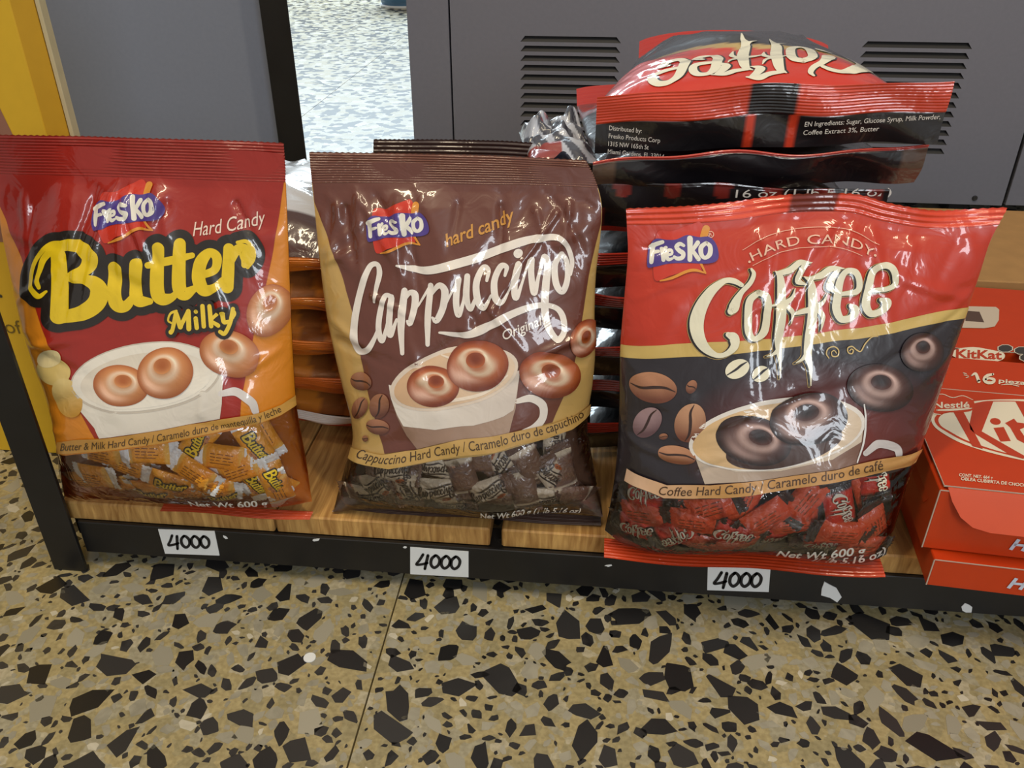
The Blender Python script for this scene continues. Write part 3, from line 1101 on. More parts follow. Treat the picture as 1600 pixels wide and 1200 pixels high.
L_BUTTER = [[(248, 205, 92), (252, 400, 96), (254, 575, 100)],
            [(235, 150, 60), (330, 128, 72), (415, 165, 96), (445, 220, 100), (405, 290, 74), (310, 330, 44)],
            [(310, 340, 44), (430, 350, 66), (492, 405, 104), (482, 485, 108), (400, 555, 92), (255, 592, 68)],
            [(300, 118, 34), (200, 130, 30), (120, 200, 26), (82, 290, 24), (84, 390, 24), (130, 452, 28), (172, 425, 16)],
            [(200, 170, 44), (150, 225, 40), (130, 290, 30), (118, 350, 26), (130, 400, 20)],
            [(600, 276, 84), (590, 420, 80), (604, 500, 84), (660, 515, 66), (715, 455, 40)], [(742, 252, 76), (722, 400, 74), (744, 480, 74), (815, 486, 40)],
            [(880, 150, 72), (862, 400, 82), (890, 468, 80), (950, 462, 50), (985, 430, 36)], [(815, 256, 40), (950, 228, 50), (1085, 196, 34)],
            [(1010, 124, 68), (998, 380, 80), (1030, 440, 78), (1090, 410, 44)],
            [(1140, 322, 44), (1225, 285, 48), (1240, 205, 56), (1195, 178, 54), (1140, 240, 78), (1124, 340, 84), (1155, 412, 78), (1220, 400, 50), (1272, 350, 36)],
            [(1316, 150, 62), (1308, 280, 70), (1300, 396, 72)], [(1325, 235, 40), (1360, 165, 56), (1405, 160, 74), (1418, 215, 66), (1408, 255, 40)],
            [(1370, 112, 20), (1425, 108, 22), (1462, 165, 22), (1458, 225, 22), (1425, 272, 20)]]
L_MILKY = [[(948, 682, 30), (962, 660, 26), (985, 565, 28)], [(985, 560, 28), (1012, 645, 32)], [(1012, 645, 26), (1058, 550, 26)], [(1060, 548, 30), (1066, 656, 32)],
           [(1108, 592, 28), (1116, 650, 28)], [(1108, 550, 26), (1109, 551, 26)], [(1150, 515, 28), (1160, 640, 28)], [(1194, 515, 28), (1206, 638, 28)],
           [(1242, 562, 22), (1208, 602, 20), (1250, 634, 26)], [(1272, 552, 26), (1284, 610, 28), (1312, 610, 22)],
           [(1336, 532, 28), (1322, 620, 26), (1290, 682, 26), (1262, 672, 26)], [(988, 545, 14), (948, 566, 14), (934, 606, 14), (956, 622, 12)], [(1336, 532, 14), (1352, 560, 12), (1340, 590, 10)]]
L_CAPP = [[(186, 515, 14), (198, 430, 26), (222, 325, 34), (208, 268, 30), (155, 285, 34), (104, 420, 38), (70, 600, 40), (64, 750, 42), (95, 838, 46), (150, 826, 36), (190, 760, 26), (215, 690, 16)],
          [(300, 478, 26), (258, 475, 30), (228, 570, 34), (218, 690, 34), (242, 768, 32), (270, 680, 20), (292, 540, 18)],
          [(298, 490, 36), (286, 640, 38), (296, 732, 34), (335, 630, 16)],
          [(385, 440, 38), (366, 640, 46), (376, 848, 26)], [(372, 520, 18), (418, 455, 32), (455, 475, 42), (448, 565, 40), (424, 655, 34), (405, 640, 16)],
          [(448, 570, 14), (490, 520, 14), (550, 420, 18)], [(562, 408, 38), (546, 600, 40), (541, 792, 26)],
          [(555, 480, 18), (618, 405, 34), (658, 435, 42), (645, 545, 42), (602, 635, 36), (575, 615, 14)], [(648, 560, 14), (690, 470, 14), (735, 380, 18)],
          [(746, 362, 38), (730, 500, 38), (748, 598, 34), (782, 490, 18), (805, 345, 34)], [(805, 342, 36), (800, 480, 40), (826, 556, 32), (866, 470, 16)],
          [(934, 368, 18), (944, 302, 28), (906, 288, 36), (866, 385, 40), (876, 500, 42), (916, 546, 36), (962, 465, 16)],
          [(1054, 338, 18), (1064, 284, 28), (1026, 278, 36), (984, 372, 40), (992, 480, 42), (1032, 512, 36), (1082, 430, 16), (1116, 330, 16)],
          [(1142, 268, 40), (1116, 400, 38), (1126, 488, 36), (1166, 390, 16), (1208, 240, 20)], [(1137, 195, 56), (1138, 196, 56)],
          [(1226, 236, 38), (1226, 340, 38), (1246, 456, 36), (1278, 330, 20), (1308, 216, 34), (1332, 270, 42), (1322, 400, 46), (1312, 560, 46), (1332, 680, 42), (1388, 756, 36), (1434, 700, 34), (1424, 600, 36), (1370, 545, 32), (1260, 538, 36), (1100, 592, 44), (950, 662, 50), (800, 728, 42), (620, 715, 14)],
          [(1422, 192, 30), (1380, 270, 38), (1390, 395, 40), (1430, 442, 36), (1464, 360, 34), (1456, 245, 30), (1422, 192, 28)],
          [(1482, 330, 24), (1492, 240, 28), (1446, 125, 30), (1370, 86, 38), (1200, 108, 48), (1000, 172, 52), (800, 242, 54), (560, 304, 50), (420, 292, 34), (340, 270, 12)]]
L_COFFEE = [[(508, 130, 18), (524, 165, 34), (500, 225, 40), (440, 290, 44), (405, 350, 70), (385, 400, 86), (365, 425, 60)],
            [(440, 240, 36), (390, 215, 44), (320, 215, 46), (230, 285, 76), (160, 390, 104), (125, 500, 118), (135, 600, 104), (185, 685, 78), (265, 735, 44), (335, 722, 44), (388, 670, 66), (385, 612, 84), (345, 590, 44)],
            [(560, 292, 46), (498, 350, 60), (484, 470, 62), (490, 580, 58), (535, 622, 44), (600, 570, 58), (622, 440, 60), (618, 330, 60), (560, 292, 46)],
            [(672, 150, 10), (705, 185, 50), (716, 300, 70), (712, 460, 76), (694, 620, 70), (700, 720, 46), (709, 800, 22), (709, 892, 5)], [(700, 690, 50), (660, 722, 26), (615, 738, 6)],
            [(690, 165, 34), (770, 140, 50), (840, 92, 46), (920, 92, 8)], [(880, 100, 40), (850, 150, 52), (828, 205, 62), (838, 225, 50), (885, 242, 10)],
            [(648, 388, 14), (740, 368, 40), (790, 330, 26), (812, 268, 5)], [(735, 372, 40), (785, 425, 38), (792, 460, 28), (786, 515, 5)],
            [(876, 190, 10), (915, 225, 50), (928, 330, 70), (924, 480, 76), (902, 640, 68), (896, 740, 62), (912, 820, 34), (916, 946, 5)], [(895, 720, 50), (860, 760, 26), (815, 786, 6)],
            [(900, 205, 34), (985, 182, 50), (1050, 138, 46), (1132, 138, 8)], [(1092, 146, 40), (1056, 205, 52), (1040, 262, 62), (1062, 290, 30)],
            [(790, 452, 12), (860, 430, 40), (940, 405, 50), (1000, 365, 28), (1026, 308, 5)], [(942, 400, 42), (992, 455, 40), (996, 500, 28), (985, 568, 5)],
            [(1105, 318, 30), (1225, 290, 46), (1244, 225, 54), (1215, 162, 52), (1150, 158, 44), (1110, 220, 58), (1094, 330, 66), (1088, 420, 68), (1124, 488, 58), (1195, 470, 54), (1222, 415, 70), (1190, 392, 40)],
            [(1310, 280, 30), (1478, 248, 46), (1496, 180, 58), (1462, 112, 56), (1390, 105, 48), (1335, 165, 60), (1308, 280, 66), (1296, 380, 70), (1336, 438, 58), (1415, 412, 58), (1440, 358, 72), (1402, 338, 40)]]


def lettering(art, strokes, tf, col, layer, extra=0.0, shift=(0, 0), cell=4.0, step=1.8, kw=1.0):
    for s in strokes:
        s2 = [(x + shift[0], y + shift[1], w * kw) for x, y, w in s]
        art.stroke(s2, col, layer, extra=extra, tf=tf, k=tf.k, cell=cell, step=step)


def fresko(surf, parent, dst, flag=True):
    tf = aff3(FRESKO_REF, dst)
    a = Art()
    if flag:
        a.poly(FRESKO_RED, (206, 52, 30), 1, True, tf=tf)
        for s in FRESKO_TAIL:
            a.stroke(s, (222, 146, 48), 2, tf=tf, k=tf.k)
    a.poly(FRESKO_BLOB, (78, 58, 140), 3, True, tf=tf)
    lettering(a, L_FRESKO, tf, (236, 232, 220), 4, kw=1.14)
    a.lay(surf, 'brand_logo', parent, M['ink'], base=0.0007)
# ------------------------------------------------------------------ wrapped sweets (prototypes at the world origin, copied into the bags)
class CandyFace:
    """upper face of a pillow wrapper, coordinates in metres"""
    a, b, t = 0.0165, 0.0112, 0.0052

    def z(self, x, y):
        e = np.clip(1 - np.abs(x / self.a) ** 3, 0, 1) ** 0.8 * np.clip(1 - (y / self.b) ** 2, 0, 1) ** 0.5
        return self.t * e

    def P(self, x, y, off=0.0):
        x, y = np.asarray(x, float), np.asarray(y, float)
        return np.stack([x, y, self.z(x, y) + off], -1)

    def N(self, x, y):
        e = 4e-4
        dx = (self.z(x + e, y) - self.z(x - e, y)) / (2 * e)
        dy = (self.z(x, y + e) - self.z(x, y - e)) / (2 * e)
        n = np.stack([-dx, -dy, np.ones_like(dx)], -1)
        return n / np.linalg.norm(n, axis=-1, keepdims=True)

    def uv(self, xy):
        xy = self.art(np.asarray(xy, float))
        return np.clip(xy[:, 0], -self.a * 0.97, self.a * 0.97), np.clip(xy[:, 1], -self.b * 0.9, self.b * 0.9)


def candy_proto(name, body_c, end_c, band_c, logo, seed):
    r = random.Random(seed)
    root = empty(name, (0, 0, 0))
    cf = CandyFace()
    nx, ny = 15, 9
    V, F_, C_ = [], [], []
    X = np.linspace(-cf.a, cf.a, nx)
    Y = np.sin(np.linspace(-pi / 2, pi / 2, ny)) * cf.b
    for s in (1, -1):
        b0 = len(V)
        for i, x in enumerate(X):
            for j, y in enumerate(Y):
                z = float(cf.z(np.array(x), np.array(y))) * s
                z += 0.0005 * sin(9 * i + 5 * j * s) * (1 if 0 < j < ny - 1 else 0)
                V.append((x, y * (1 - 0.05 * cos(x / cf.a * pi / 2)), z))
                C_.append(lin(band_c) if abs(x) > cf.a * 0.78 else lin(body_c))
        for i in range(nx - 1):
            for j in range(ny - 1):
                q = [b0 + i * ny + j, b0 + (i + 1) * ny + j, b0 + (i + 1) * ny + j + 1, b0 + i * ny + j + 1]
                F_.append(q if s > 0 else q[::-1])
    wrap = mesh_obj('wrapper', V, F_, M['wrapper'], root, smooth=True, colors=np.array(C_))
    for s in (-1, 1):                                    # crimped ends with a zigzag cut
        V, F_, C_ = [], [], []
        nz, nr = 17, 6
        for i in range(nr):
            for j in range(nz):
                y = (-1 + 2 * j / (nz - 1)) * cf.b
                x = cf.a * 0.96 + (0.0072 + (0.0013 if j % 2 else 0)) * i / (nr - 1)
                V.append((s * x, y, 0.0006 * sin(i * 2.2) + 0.0012 * sin(y * 260 + seed + s) * i / (nr - 1)))
                C_.append(lin(end_c))
        for i in range(nr - 1):
            for j in range(nz - 1):
                F_.append([i * nz + j, (i + 1) * nz + j, (i + 1) * nz + j + 1, i * nz + j + 1])
        mesh_obj('crimped_end', V, F_, M['wrapper'], root, smooth=True, colors=np.array(C_))
    if logo:
        art = Art()
        logo(art, cf)
        art.lay(cf, 'wrapper_print', wrap, M['wrapper'], base=0.0007, step=0.00012)
    return root


def logo_butter(art, cf):
    cf.art = lambda p: np.stack([(p[:, 0] - 770) * 0.0000195, -(p[:, 1] - 340) * 0.0000195], -1)
    tf = lambda xy: np.asarray(xy, float)[:, :2]
    tf.k = 1.0
    lettering(art, L_BUTTER[:3] + L_BUTTER[5:], tf, (36, 30, 26), 0, extra=110, cell=70, step=40)
    lettering(art, L_BUTTER[:3] + L_BUTTER[5:], tf, (240, 205, 40), 1, cell=70, step=40)
    for x, y in ((1050, 620), (1240, 560)):
        art.disc((x, y), 110, 90, 0, (196, 128, 80), 0, cell=60)
        art.disc((x, y - 10), 34, 24, 0, (150, 80, 44), 1, cell=60)


def logo_capp(art, cf):
    cf.art = lambda p: np.stack([(p[:, 0] - 770) * 0.0000205, -(p[:, 1] - 480) * 0.0000205], -1)
    tf = lambda xy: np.asarray(xy, float)[:, :2]
    tf.k = 1.0
    lettering(art, L_CAPP, tf, (58, 40, 34), 0, cell=70, step=40, kw=1.25)
    for x, y in ((1230, 800), (1100, 860)):
        art.disc((x, y), 120, 85, 0, (180, 96, 50), 0, cell=60)
        art.disc((x, y - 10), 40, 24, 0, (110, 50, 26), 1, cell=60)


def logo_coffee(art, cf):
    cf.art = lambda p: np.stack([(p[:, 0] - 790) * 0.0000180, -(p[:, 1] - 450) * 0.0000180], -1)
    tf = lambda xy: np.asarray(xy, float)[:, :2]
    tf.k = 1.0
    lettering(art, L_COFFEE, tf, (24, 18, 18), 0, cell=70, step=40, shift=(-22, 14))
    lettering(art, L_COFFEE, tf, (236, 230, 208), 1, cell=70, step=40)


def fine_print(art, cf):
    cf.art = lambda p: p
    for k in range(4):
        art.stroke([(-0.009, 0.004 - 0.0026 * k, 0.0006), (0.009 - 0.002 * (k % 2), 0.004 - 0.0026 * k, 0.0006)], (120, 60, 20), 0, cell=1, step=0.002, cap=False, wmin=0.0)


SWEETS = {
    'butter': [candy_proto('wrapped_sweet', (246, 168, 44), (244, 242, 238), (246, 168, 44), logo_butter, 1),
               candy_proto('wrapped_sweet', (242, 160, 40), (240, 240, 238), (244, 188, 84), fine_print, 2)],
    'cappuccino': [candy_proto('wrapped_sweet', (222, 202, 174), (112, 80, 64), (112, 80, 64), logo_capp, 3),
                   candy_proto('wrapped_sweet', (122, 88, 70), (100, 72, 58), (222, 202, 174), None, 4)],
    'coffee': [candy_proto('wrapped_sweet', (214, 52, 38), (44, 36, 36), (44, 34, 34), logo_coffee, 5),
               candy_proto('wrapped_sweet', (224, 84, 44), (48, 40, 38), (224, 84, 44), fine_print, 6)],
}
SWEET_LABEL = {'butter': 'orange wrapped sweet', 'cappuccino': 'beige and brown wrapped sweet', 'coffee': 'red and black wrapped sweet'}
used_proto = set()


def place_sweet(kind, var, pos, xa, na, scale=1.0):
    """copy a sweet with its parts; xa is its long axis, na the way its face looks"""
    src = SWEETS[kind][var]
    x = Vector(xa)
    n = Vector(na).normalized()
    x = (x - n * x.dot(n)).normalized()
    y = n.cross(x)
    m = Matrix((x, y, n)).transposed().to_euler()
    if src.name in used_proto:
        o = src.copy()
        COL.objects.link(o)
        for ch in src.children:
            c = ch.copy()
            COL.objects.link(c)
            c.parent = o
            for g in ch.children:
                d = g.copy()
                COL.objects.link(d)
                d.parent = c
    else:
        used_proto.add(src.name)
        o = src
    o.location = pos
    o.rotation_euler = m
    o.scale = (scale, scale, scale)
    return o


ORD = ['leftmost', 'second from left', 'third from left', 'fourth from left', 'fifth from left', 'sixth from left', 'seventh from left', 'eighth from left', 'ninth from left', 'tenth from left', 'eleventh from left', 'twelfth from left', 'thirteenth from left', 'fourteenth from left']


def sweets_in(kind, film, spots, scale):
    r = random.Random(len(kind) + 31)
    ys = sorted(s[1] for s in spots)
    mid = ys[len(ys) // 2]
    rows = [sorted((s[0], s[1]) for s in spots if (s[1] < mid) == up) for up in (True, False)]
    for k, (x, y, ang, var) in enumerate(spots):
        u, v = film.uv(np.array([[x, y], [x + 6 * cos(radians(ang)), y + 6 * sin(radians(ang))]]))
        du, dv = u[1] - u[0], v[1] - v[0]
        u0, v0 = float(np.clip(u[0], -0.80, 0.80)), max(float(v[0]), 0.055)
        u, v = np.array([u0, u0 + du]), np.array([v0, v0 + dv])
        flat = film.flat
        film.flat = True
        P, N = film.P(u, v), film.N(u, v)
        film.flat = flat
        n = N[0] + np.array([r.uniform(-.14, .14), 0, r.uniform(-.10, .10)])
        deep = 0.0068 + r.uniform(0, 0.002) + (0.005 if k % 3 == 2 else 0)
        o = place_sweet(kind, var, P[0] - N[0] * deep, P[1] - P[0], n, scale)
        row = rows[0 if y < mid else 1]
        tag(o, '%s, %s in the %s row inside the %s bag' % (SWEET_LABEL[kind], ORD[row.index((x, y))], 'upper' if y < mid else 'lower', kind),
            'sweet', 'wrapped sweets inside the %s bag' % kind)


# ------------------------------------------------------------------ standing bags
def grid_faces(nu, nv):
    return [[j * (nu + 1) + i, j * (nu + 1) + i + 1, (j + 1) * (nu + 1) + i + 1, (j + 1) * (nu + 1) + i] for j in range(nv) for i in range(nu)]


def bag_shell(film, parent, banner, base_col, back_col, seal, back_depth=0.018, film_name='clear_window'):
    """clear lower film, printed upper film, back film and crimped top seal; banner: artwork points (image pixels on the fitted bags) of the strip above the window"""
    ub, vb = film.uv(np.array(banner, float))
    o = np.argsort(ub)
    ub, vb = ub[o], vb[o]
    nu = 170
    uu = np.sin(np.linspace(-1, 1, nu + 1) * pi / 2)
    vline = np.interp(uu, ub, vb)
    # printed film from the banner up to the seal
    nv = 190
    t = np.linspace(0, 1, nv + 1)
    U = np.tile(uu, (nv + 1, 1))
    V = (vline - 0.004)[None] * (1 - t[:, None]) + (film.vseal + 0.004) * t[:, None]
    P, N = film.P(U, V), film.N(np.clip(U, -.995, .995), V)
    C_ = base_col(U, V) if callable(base_col) else np.tile(np.asarray(lin(base_col)), (U.size, 1))
    pf = mesh_obj('printed_film', P.reshape(-1, 3), grid_faces(nu, nv), M['ink'], parent, smooth=True, colors=C_.reshape(-1, 3))
    # clear film under it
    nv = 80
    t = np.linspace(0, 1, nv + 1)
    U = np.tile(uu, (nv + 1, 1))
    V = (vline - 0.004)[None] * t[:, None]
    P = film.P(U, V)
    cw = mesh_obj(film_name, P.reshape(-1, 3), grid_faces(nu, nv), M['clear'], parent, smooth=True)
    # back film
    nu2, nv2 = 40, 50
    uu2 = np.sin(np.linspace(-1, 1, nu2 + 1) * pi / 2)
    U, V = np.meshgrid(uu2, np.linspace(0, film.vseal, nv2 + 1))
    q = film.S(U, V)
    g = 0.0006 + np.interp(V * 0.94 / film.vseal, film.prof[:, 0], film.prof[:, 1]) * np.clip(1 - np.abs(U) ** 2.4, 0, 1) ** 0.62 * back_depth
    lift = np.clip(0.03 - V, 0, 1) * 0
    P = film.p0 + q[..., :1] * film.ex + q[..., 1:2] * film.ey - (g + lift)[..., None] * film.n
    P[..., 2] = np.maximum(P[..., 2], 0.0695)
    mesh_obj('back_film', P.reshape(-1, 3), [f[::-1] for f in grid_faces(nu2, nv2)], M['ink'], parent, smooth=True,
             colors=np.tile(np.asarray(lin(back_col)), (P.size // 3, 1)))
    # crimped top seal
    col, ridges, wave = seal
    nu3, nv3 = 90, ridges * 6
    U, V = np.meshgrid(np.linspace(-1, 1, nu3 + 1), np.linspace(film.vseal, 1.0, nv3 + 1))
    k = (V - film.vseal) / (1 - film.vseal)
    off = 0.00042 * np.sin(k * ridges * tau) + wave * np.sin(U * 5.1 + 0.6) * k + wave * 0.6 * np.sin(U * 11 + 2) * k
    zig = 0.0006 * (np.arange(nu3 + 1) % 2)[None] * (k > 0.99)
    P = film.P(U, V) + off[..., None] * film.n + zig[..., None] * film.ey + 0.0003 * film.n
    C_ = col(U, k) if callable(col) else np.tile(np.asarray(lin(col)), (U.size, 1))
    mesh_obj('top_seal', P.reshape(-1, 3), grid_faces(nu3, nv3), M['ink'], parent, smooth=True, colors=np.asarray(C_).reshape(-1, 3))
    return pf, cw


def bottom_seal(film, parent, col, u0, u1, width, droop, dy=0.0, dz=0.0):
    """ridged strip at the foot of the bag, lying forward on the shelf edge"""
    nu, nv = 80, 24
    U = np.linspace(u0, u1, nu + 1)
    B = film.P(U, np.full(nu + 1, 0.0))
    zf = 0.0708 + dz
    rows = []
    for j in range(nv + 1):
        t = j / nv
        p = B.copy()
        p[:, 1] = B[:, 1] * 0.35 + 0.65 * B[:, 1].mean() + 0.012 + dy - width * t
        p[:, 2] = zf + 0.0004 * math.sin(t * 7 * tau) - droop * t ** 2 + 0.0012 * np.sin(U * 6 + 1) * t
        rows.append(p)
    P = np.array(rows)
    mesh_obj('bottom_seal', P.reshape(-1, 3), grid_faces(nu, nv), M['ink'], parent, smooth=True,
             colors=np.tile(np.asarray(lin(col)), (P.size // 3, 1)))


# ---- butter bag
fb = make_film('butter')
bag = empty('candy_bag', (-0.345, 0.535, 0.068))
tag(bag, 'red and orange plastic bag of butter milk hard candy with a yellow title', 'candy bag', 'standing candy bags')
BAN_B_T = [(92, 690), (120, 686), (160, 684), (250, 672), (340, 655), (410, 641), (440, 630), (460, 617)]
BAN_B_B = [(464, 631), (440, 646), (410, 657), (340, 675), (250, 692), (160, 703), (120, 706), (92, 707)]
print_b, window_b = bag_shell(fb, bag, BAN_B_B, (224, 138, 32), (214, 120, 34), ((152, 34, 24), 13, 0.0012))
bottom_seal(fb, bag, (196, 72, 38), -0.2, 0.99, 0.010, 0.001, dy=-0.008)
a = Art()
RED = (160, 35, 22)
a.poly([(-8, 225), (120, 228), (250, 232), (380, 236), (448, 240), (449, 275), (440, 325), (424, 400), (408, 470), (394, 540), (382, 610), (376, 660), (300, 672), (200, 682), (150, 684), (122, 640), (98, 590), (72, 520), (44, 440), (18, 370), (2, 325), (-8, 300)], RED, 0, False)
a.lay(fb, 'red_print', print_b, M['ink'])
a = Art()
CUP, CUPD = (236, 230, 218), (206, 196, 182)
a.poly([(110, 606), (124, 640), (150, 668), (158, 684), (250, 672), (344, 654), (348, 630), (349, 575), (300, 612), (220, 626), (150, 612)], grad(CUP, (222, 214, 202), (200, 620), (230, 690)), 1)
a.stroke([(346, 614, 9), (372, 611, 13), (396, 624, 13), (402, 640, 11)], (222, 216, 214), 1)
a.disc((228, 590), 118, 54, radians(-7), CUPD, 2)
a.disc((228, 589), 115, 51, radians(-7), (240, 234, 222), 3)
a.disc((229, 594), 103, 42, radians(-7), grad((226, 216, 200), (244, 238, 226), (200, 560), (230, 640)), 4)
a.disc((85, 580), 26, 20, radians(30), (224, 196, 120), 1)
a.disc((106, 622), 22, 32, radians(-25), grad((226, 200, 130), (206, 150, 50), (95, 600), (112, 650)), 2)
a.disc((78, 560), 18, 14, 0, (232, 214, 160), 2)
a.lay(fb, 'cup_picture', print_b, M['ink'], base=0.0006)
a = Art()
PAL_B = ((176, 96, 46), (224, 154, 96), (246, 214, 184), (255, 240, 226))
ring_sweet(a, (190, 602), 44, 31, 8, (5, -9), PAL_B, 6)
ring_sweet(a, (259, 583), 44, 39, -12, (-6, -15), PAL_B, 8)
ring_sweet(a, (360, 552), 48, 36, 14, (-2, -15), PAL_B, 6)
ring_sweet(a, (419, 485), 33, 41, 22, (2, -15), PAL_B, 6)
a.lay(fb, 'sweets_picture', print_b, M['ink'], base=0.0006)
a = Art()
tfA = crop(30, 350, 4.0)
lettering(a, L_BUTTER, tfA, (38, 32, 28), 0, extra=112)
a.poly([(300, 200), (700, 250), (1300, 200), (1320, 380), (1000, 480), (600, 540), (280, 580)], (38, 32, 28), 0, tf=tfA)
lettering(a, L_BUTTER, tfA, (236, 202, 28), 2, kw=1.07)
a.lay(fb, 'title_lettering', print_b, M['ink'], base=0.0007)
a = Art()
lettering(a, L_MILKY, tfA, (38, 32, 28), 3, extra=46)
lettering(a, L_MILKY, tfA, (240, 208, 60), 5)
a.lay(fb, 'subtitle_lettering', print_b, M['ink'], base=0.0016)
fresko(fb, print_b, [(154, 351), (247, 323), (210, 307)])
a = Art()
a.text('Hard Candy', [(303, 369), (335, 365), (365, 360), (413, 350)], 22, (244, 222, 206), 1, shear=0.25)
a.lay(fb, 'hard_candy_lettering', print_b, M['ink'], base=0.0007)
a = Art()
a.poly(BAN_B_T + BAN_B_B, grad((186, 136, 62), (206, 156, 74), (100, 690), (450, 640)), 8)
a.text('Butter & Milk Hard Candy / Caramelo duro de mantequilla y leche', [(100, 702), (160, 699), (250, 688), (340, 671), (410, 653), (440, 641)], 11, (66, 44, 20), 10, shear=0.12)
a.lay(fb, 'banner', print_b, M['ink'], base=0.0007)
a = Art()
a.text('Net Wt 600 g', [(292, 795), (350, 796), (418, 792)], 11, (240, 238, 232), 1, bold=0.02)
a.lay(fb, 'net_weight_lettering', window_b, M['ink'])
sweets_in('butter', fb, [(150, 716, 15, 1), (225, 712, 4, 1), (300, 702, -55, 0), (345, 722, 5, 1), (398, 700, 60, 0), (440, 680, 60, 1), (455, 745, 62, 0),
                         (140, 752, 8, 1), (190, 744, 22, 1), (262, 762, 18, 0), (332, 768, 8, 1), (400, 768, 55, 0), (438, 772, 66, 1), (235, 782, 5, 0),
                         (120, 778, 5, 1), (290, 786, 10, 1), (350, 790, -4, 0), (455, 782, 20, 1), (370, 742, -20, 1), (300, 745, 25, 1), (180, 782, -8, 1)], 0.98)

# ---- cappuccino bag
fc = make_film('cappuccino')
bag2 = empty('candy_bag', (-0.10, 0.545, 0.068))
tag(bag2, 'brown and gold plastic bag of cappuccino hard candy with white script', 'candy bag', 'standing candy bags')
BAN_C_T = [(546, 698), (570, 703), (597, 708), (647, 703), (710, 690), (804, 675), (866, 661), (900, 648), (922, 634)]
BAN_C_B = [(924, 650), (897, 669), (851, 686), (772, 705), (679, 719), (610, 730), (575, 724), (546, 716)]
GOLD = (196, 160, 94)
print_c, window_c = bag_shell(fc, bag2, BAN_C_B, GOLD, (116, 82, 62), ((112, 64, 50), 12, 0.0014))
bottom_seal(fc, bag2, (74, 52, 44), -0.99, 0.99, 0.010, 0.002)
a = Art()
BR = (104, 56, 44)
a.poly([(482, 250), (620, 254), (760, 257), (920, 262), (944, 300), (943, 335), (932, 380), (922, 430), (911, 490), (898, 550), (886, 603), (866, 660), (804, 676), (710, 690), (647, 703), (600, 707), (592, 680), (578, 625), (564, 560), (553, 494), (535, 437), (515, 381), (490, 309), (484, 280)], BR, 0)
a.lay(fc, 'brown_print', print_c, M['ink'])
a = Art()
a.stroke([(808, 627, 8), (830, 622, 12), (848, 632, 13), (850, 652, 12), (838, 668, 12), (820, 676, 9)], (230, 222, 214), 1)
a.poly([(610, 612), (620, 650), (634, 682), (650, 702), (710, 690), (797, 677), (806, 640), (810, 590), (760, 620), (690, 640), (640, 636)], grad((150, 118, 100), (172, 146, 128), (630, 690), (800, 640)), 1)
a.poly([(609, 600), (613, 622), (621, 648), (630, 666), (680, 673), (740, 666), (788, 650), (803, 641), (808, 610), (811, 578), (760, 600), (660, 620)], grad((236, 228, 218), (212, 200, 190), (620, 640), (800, 640)), 2)
a.disc((710, 591), 101, 47, radians(-14), (226, 210, 194), 3)
a.disc((711, 592), 95, 41, radians(-14), grad((214, 176, 138), (228, 204, 178), (640, 600), (790, 580)), 4)
for pts in ([(648, 616, 3), (690, 628, 5), (750, 616, 5), (792, 586, 3)], [(690, 556, 2), (720, 566, 5), (700, 580, 3)]):
    a.stroke(pts, (240, 224, 206), 5)
a.lay(fc, 'cup_picture', print_c, M['ink'], base=0.0006)
a = Art()
PAL_C = ((128, 52, 22), (196, 104, 52), (240, 212, 182), (255, 244, 230))
ring_sweet(a, (678, 604), 40, 32, 8, (6, -11), PAL_C, 6, 1.0)
ring_sweet(a, (746, 571), 48, 40, -14, (-5, -13), PAL_C, 8, 1.0)
ring_sweet(a, (857, 584), 47, 36, 8, (2, -9), PAL_C, 6, 1.0)
ring_sweet(a, (911, 528), 21, 30, 25, (1, -4), PAL_C, 6, 1.0)
bean(a, (566, 597), 17, 14, 20, 3)
bean(a, (562, 638), 18, 12, 125, 3)
bean(a, (594, 634), 20, 15, 110, 4)
bean(a, (590, 666), 18, 11, 10, 3)
bean(a, (570, 684), 5, 5, 0, 3)
a.lay(fc, 'sweets_picture', print_c, M['ink'], base=0.0006)
a = Art()
tfC = crop(540, 350, 4.2105)
lettering(a, L_CAPP, tfC, (236, 228, 220), 1, kw=1.1)
a.lay(fc, 'title_lettering', print_c, M['ink'], base=0.0007)
fresko(fc, print_c, [(579.6, 370), (662.4, 350.7), (630.9, 334.1)])
a = Art()
a.text('hard candy', [(698, 386), (730, 374), (765, 361), (802, 345)], 20, (206, 146, 62), 1, shear=0.3, bold=0.015)
a.lay(fc, 'hard_candy_lettering', print_c, M['ink'], base=0.0007)
a = Art()
a.text('Original', [(786, 531), (815, 521), (846, 508)], 15, (238, 230, 222), 1, shear=0.3, bold=0.01)
a.lay(fc, 'original_lettering', print_c, M['ink'], base=0.0007)
a = Art()
a.poly(BAN_C_T + BAN_C_B, grad((206, 168, 98), (190, 150, 84), (550, 710), (910, 650)), 8)
a.text('Cappuccino Hard Candy / Caramelo duro de capuchino', [(560, 713), (612, 722), (679, 713), (772, 697), (851, 678), (897, 660), (914, 650)], 14, (66, 44, 26), 10, shear=0.12)
a.lay(fc, 'banner', print_c, M['ink'], base=0.0007)
a = Art()
a.text('Net Wt 600 g (1 lb 5.16 oz)', [(752, 812), (800, 810), (850, 806), (915, 803)], 11, (240, 238, 232), 1, bold=0.02)
a.lay(fc, 'net_weight_lettering', window_c, M['ink'])
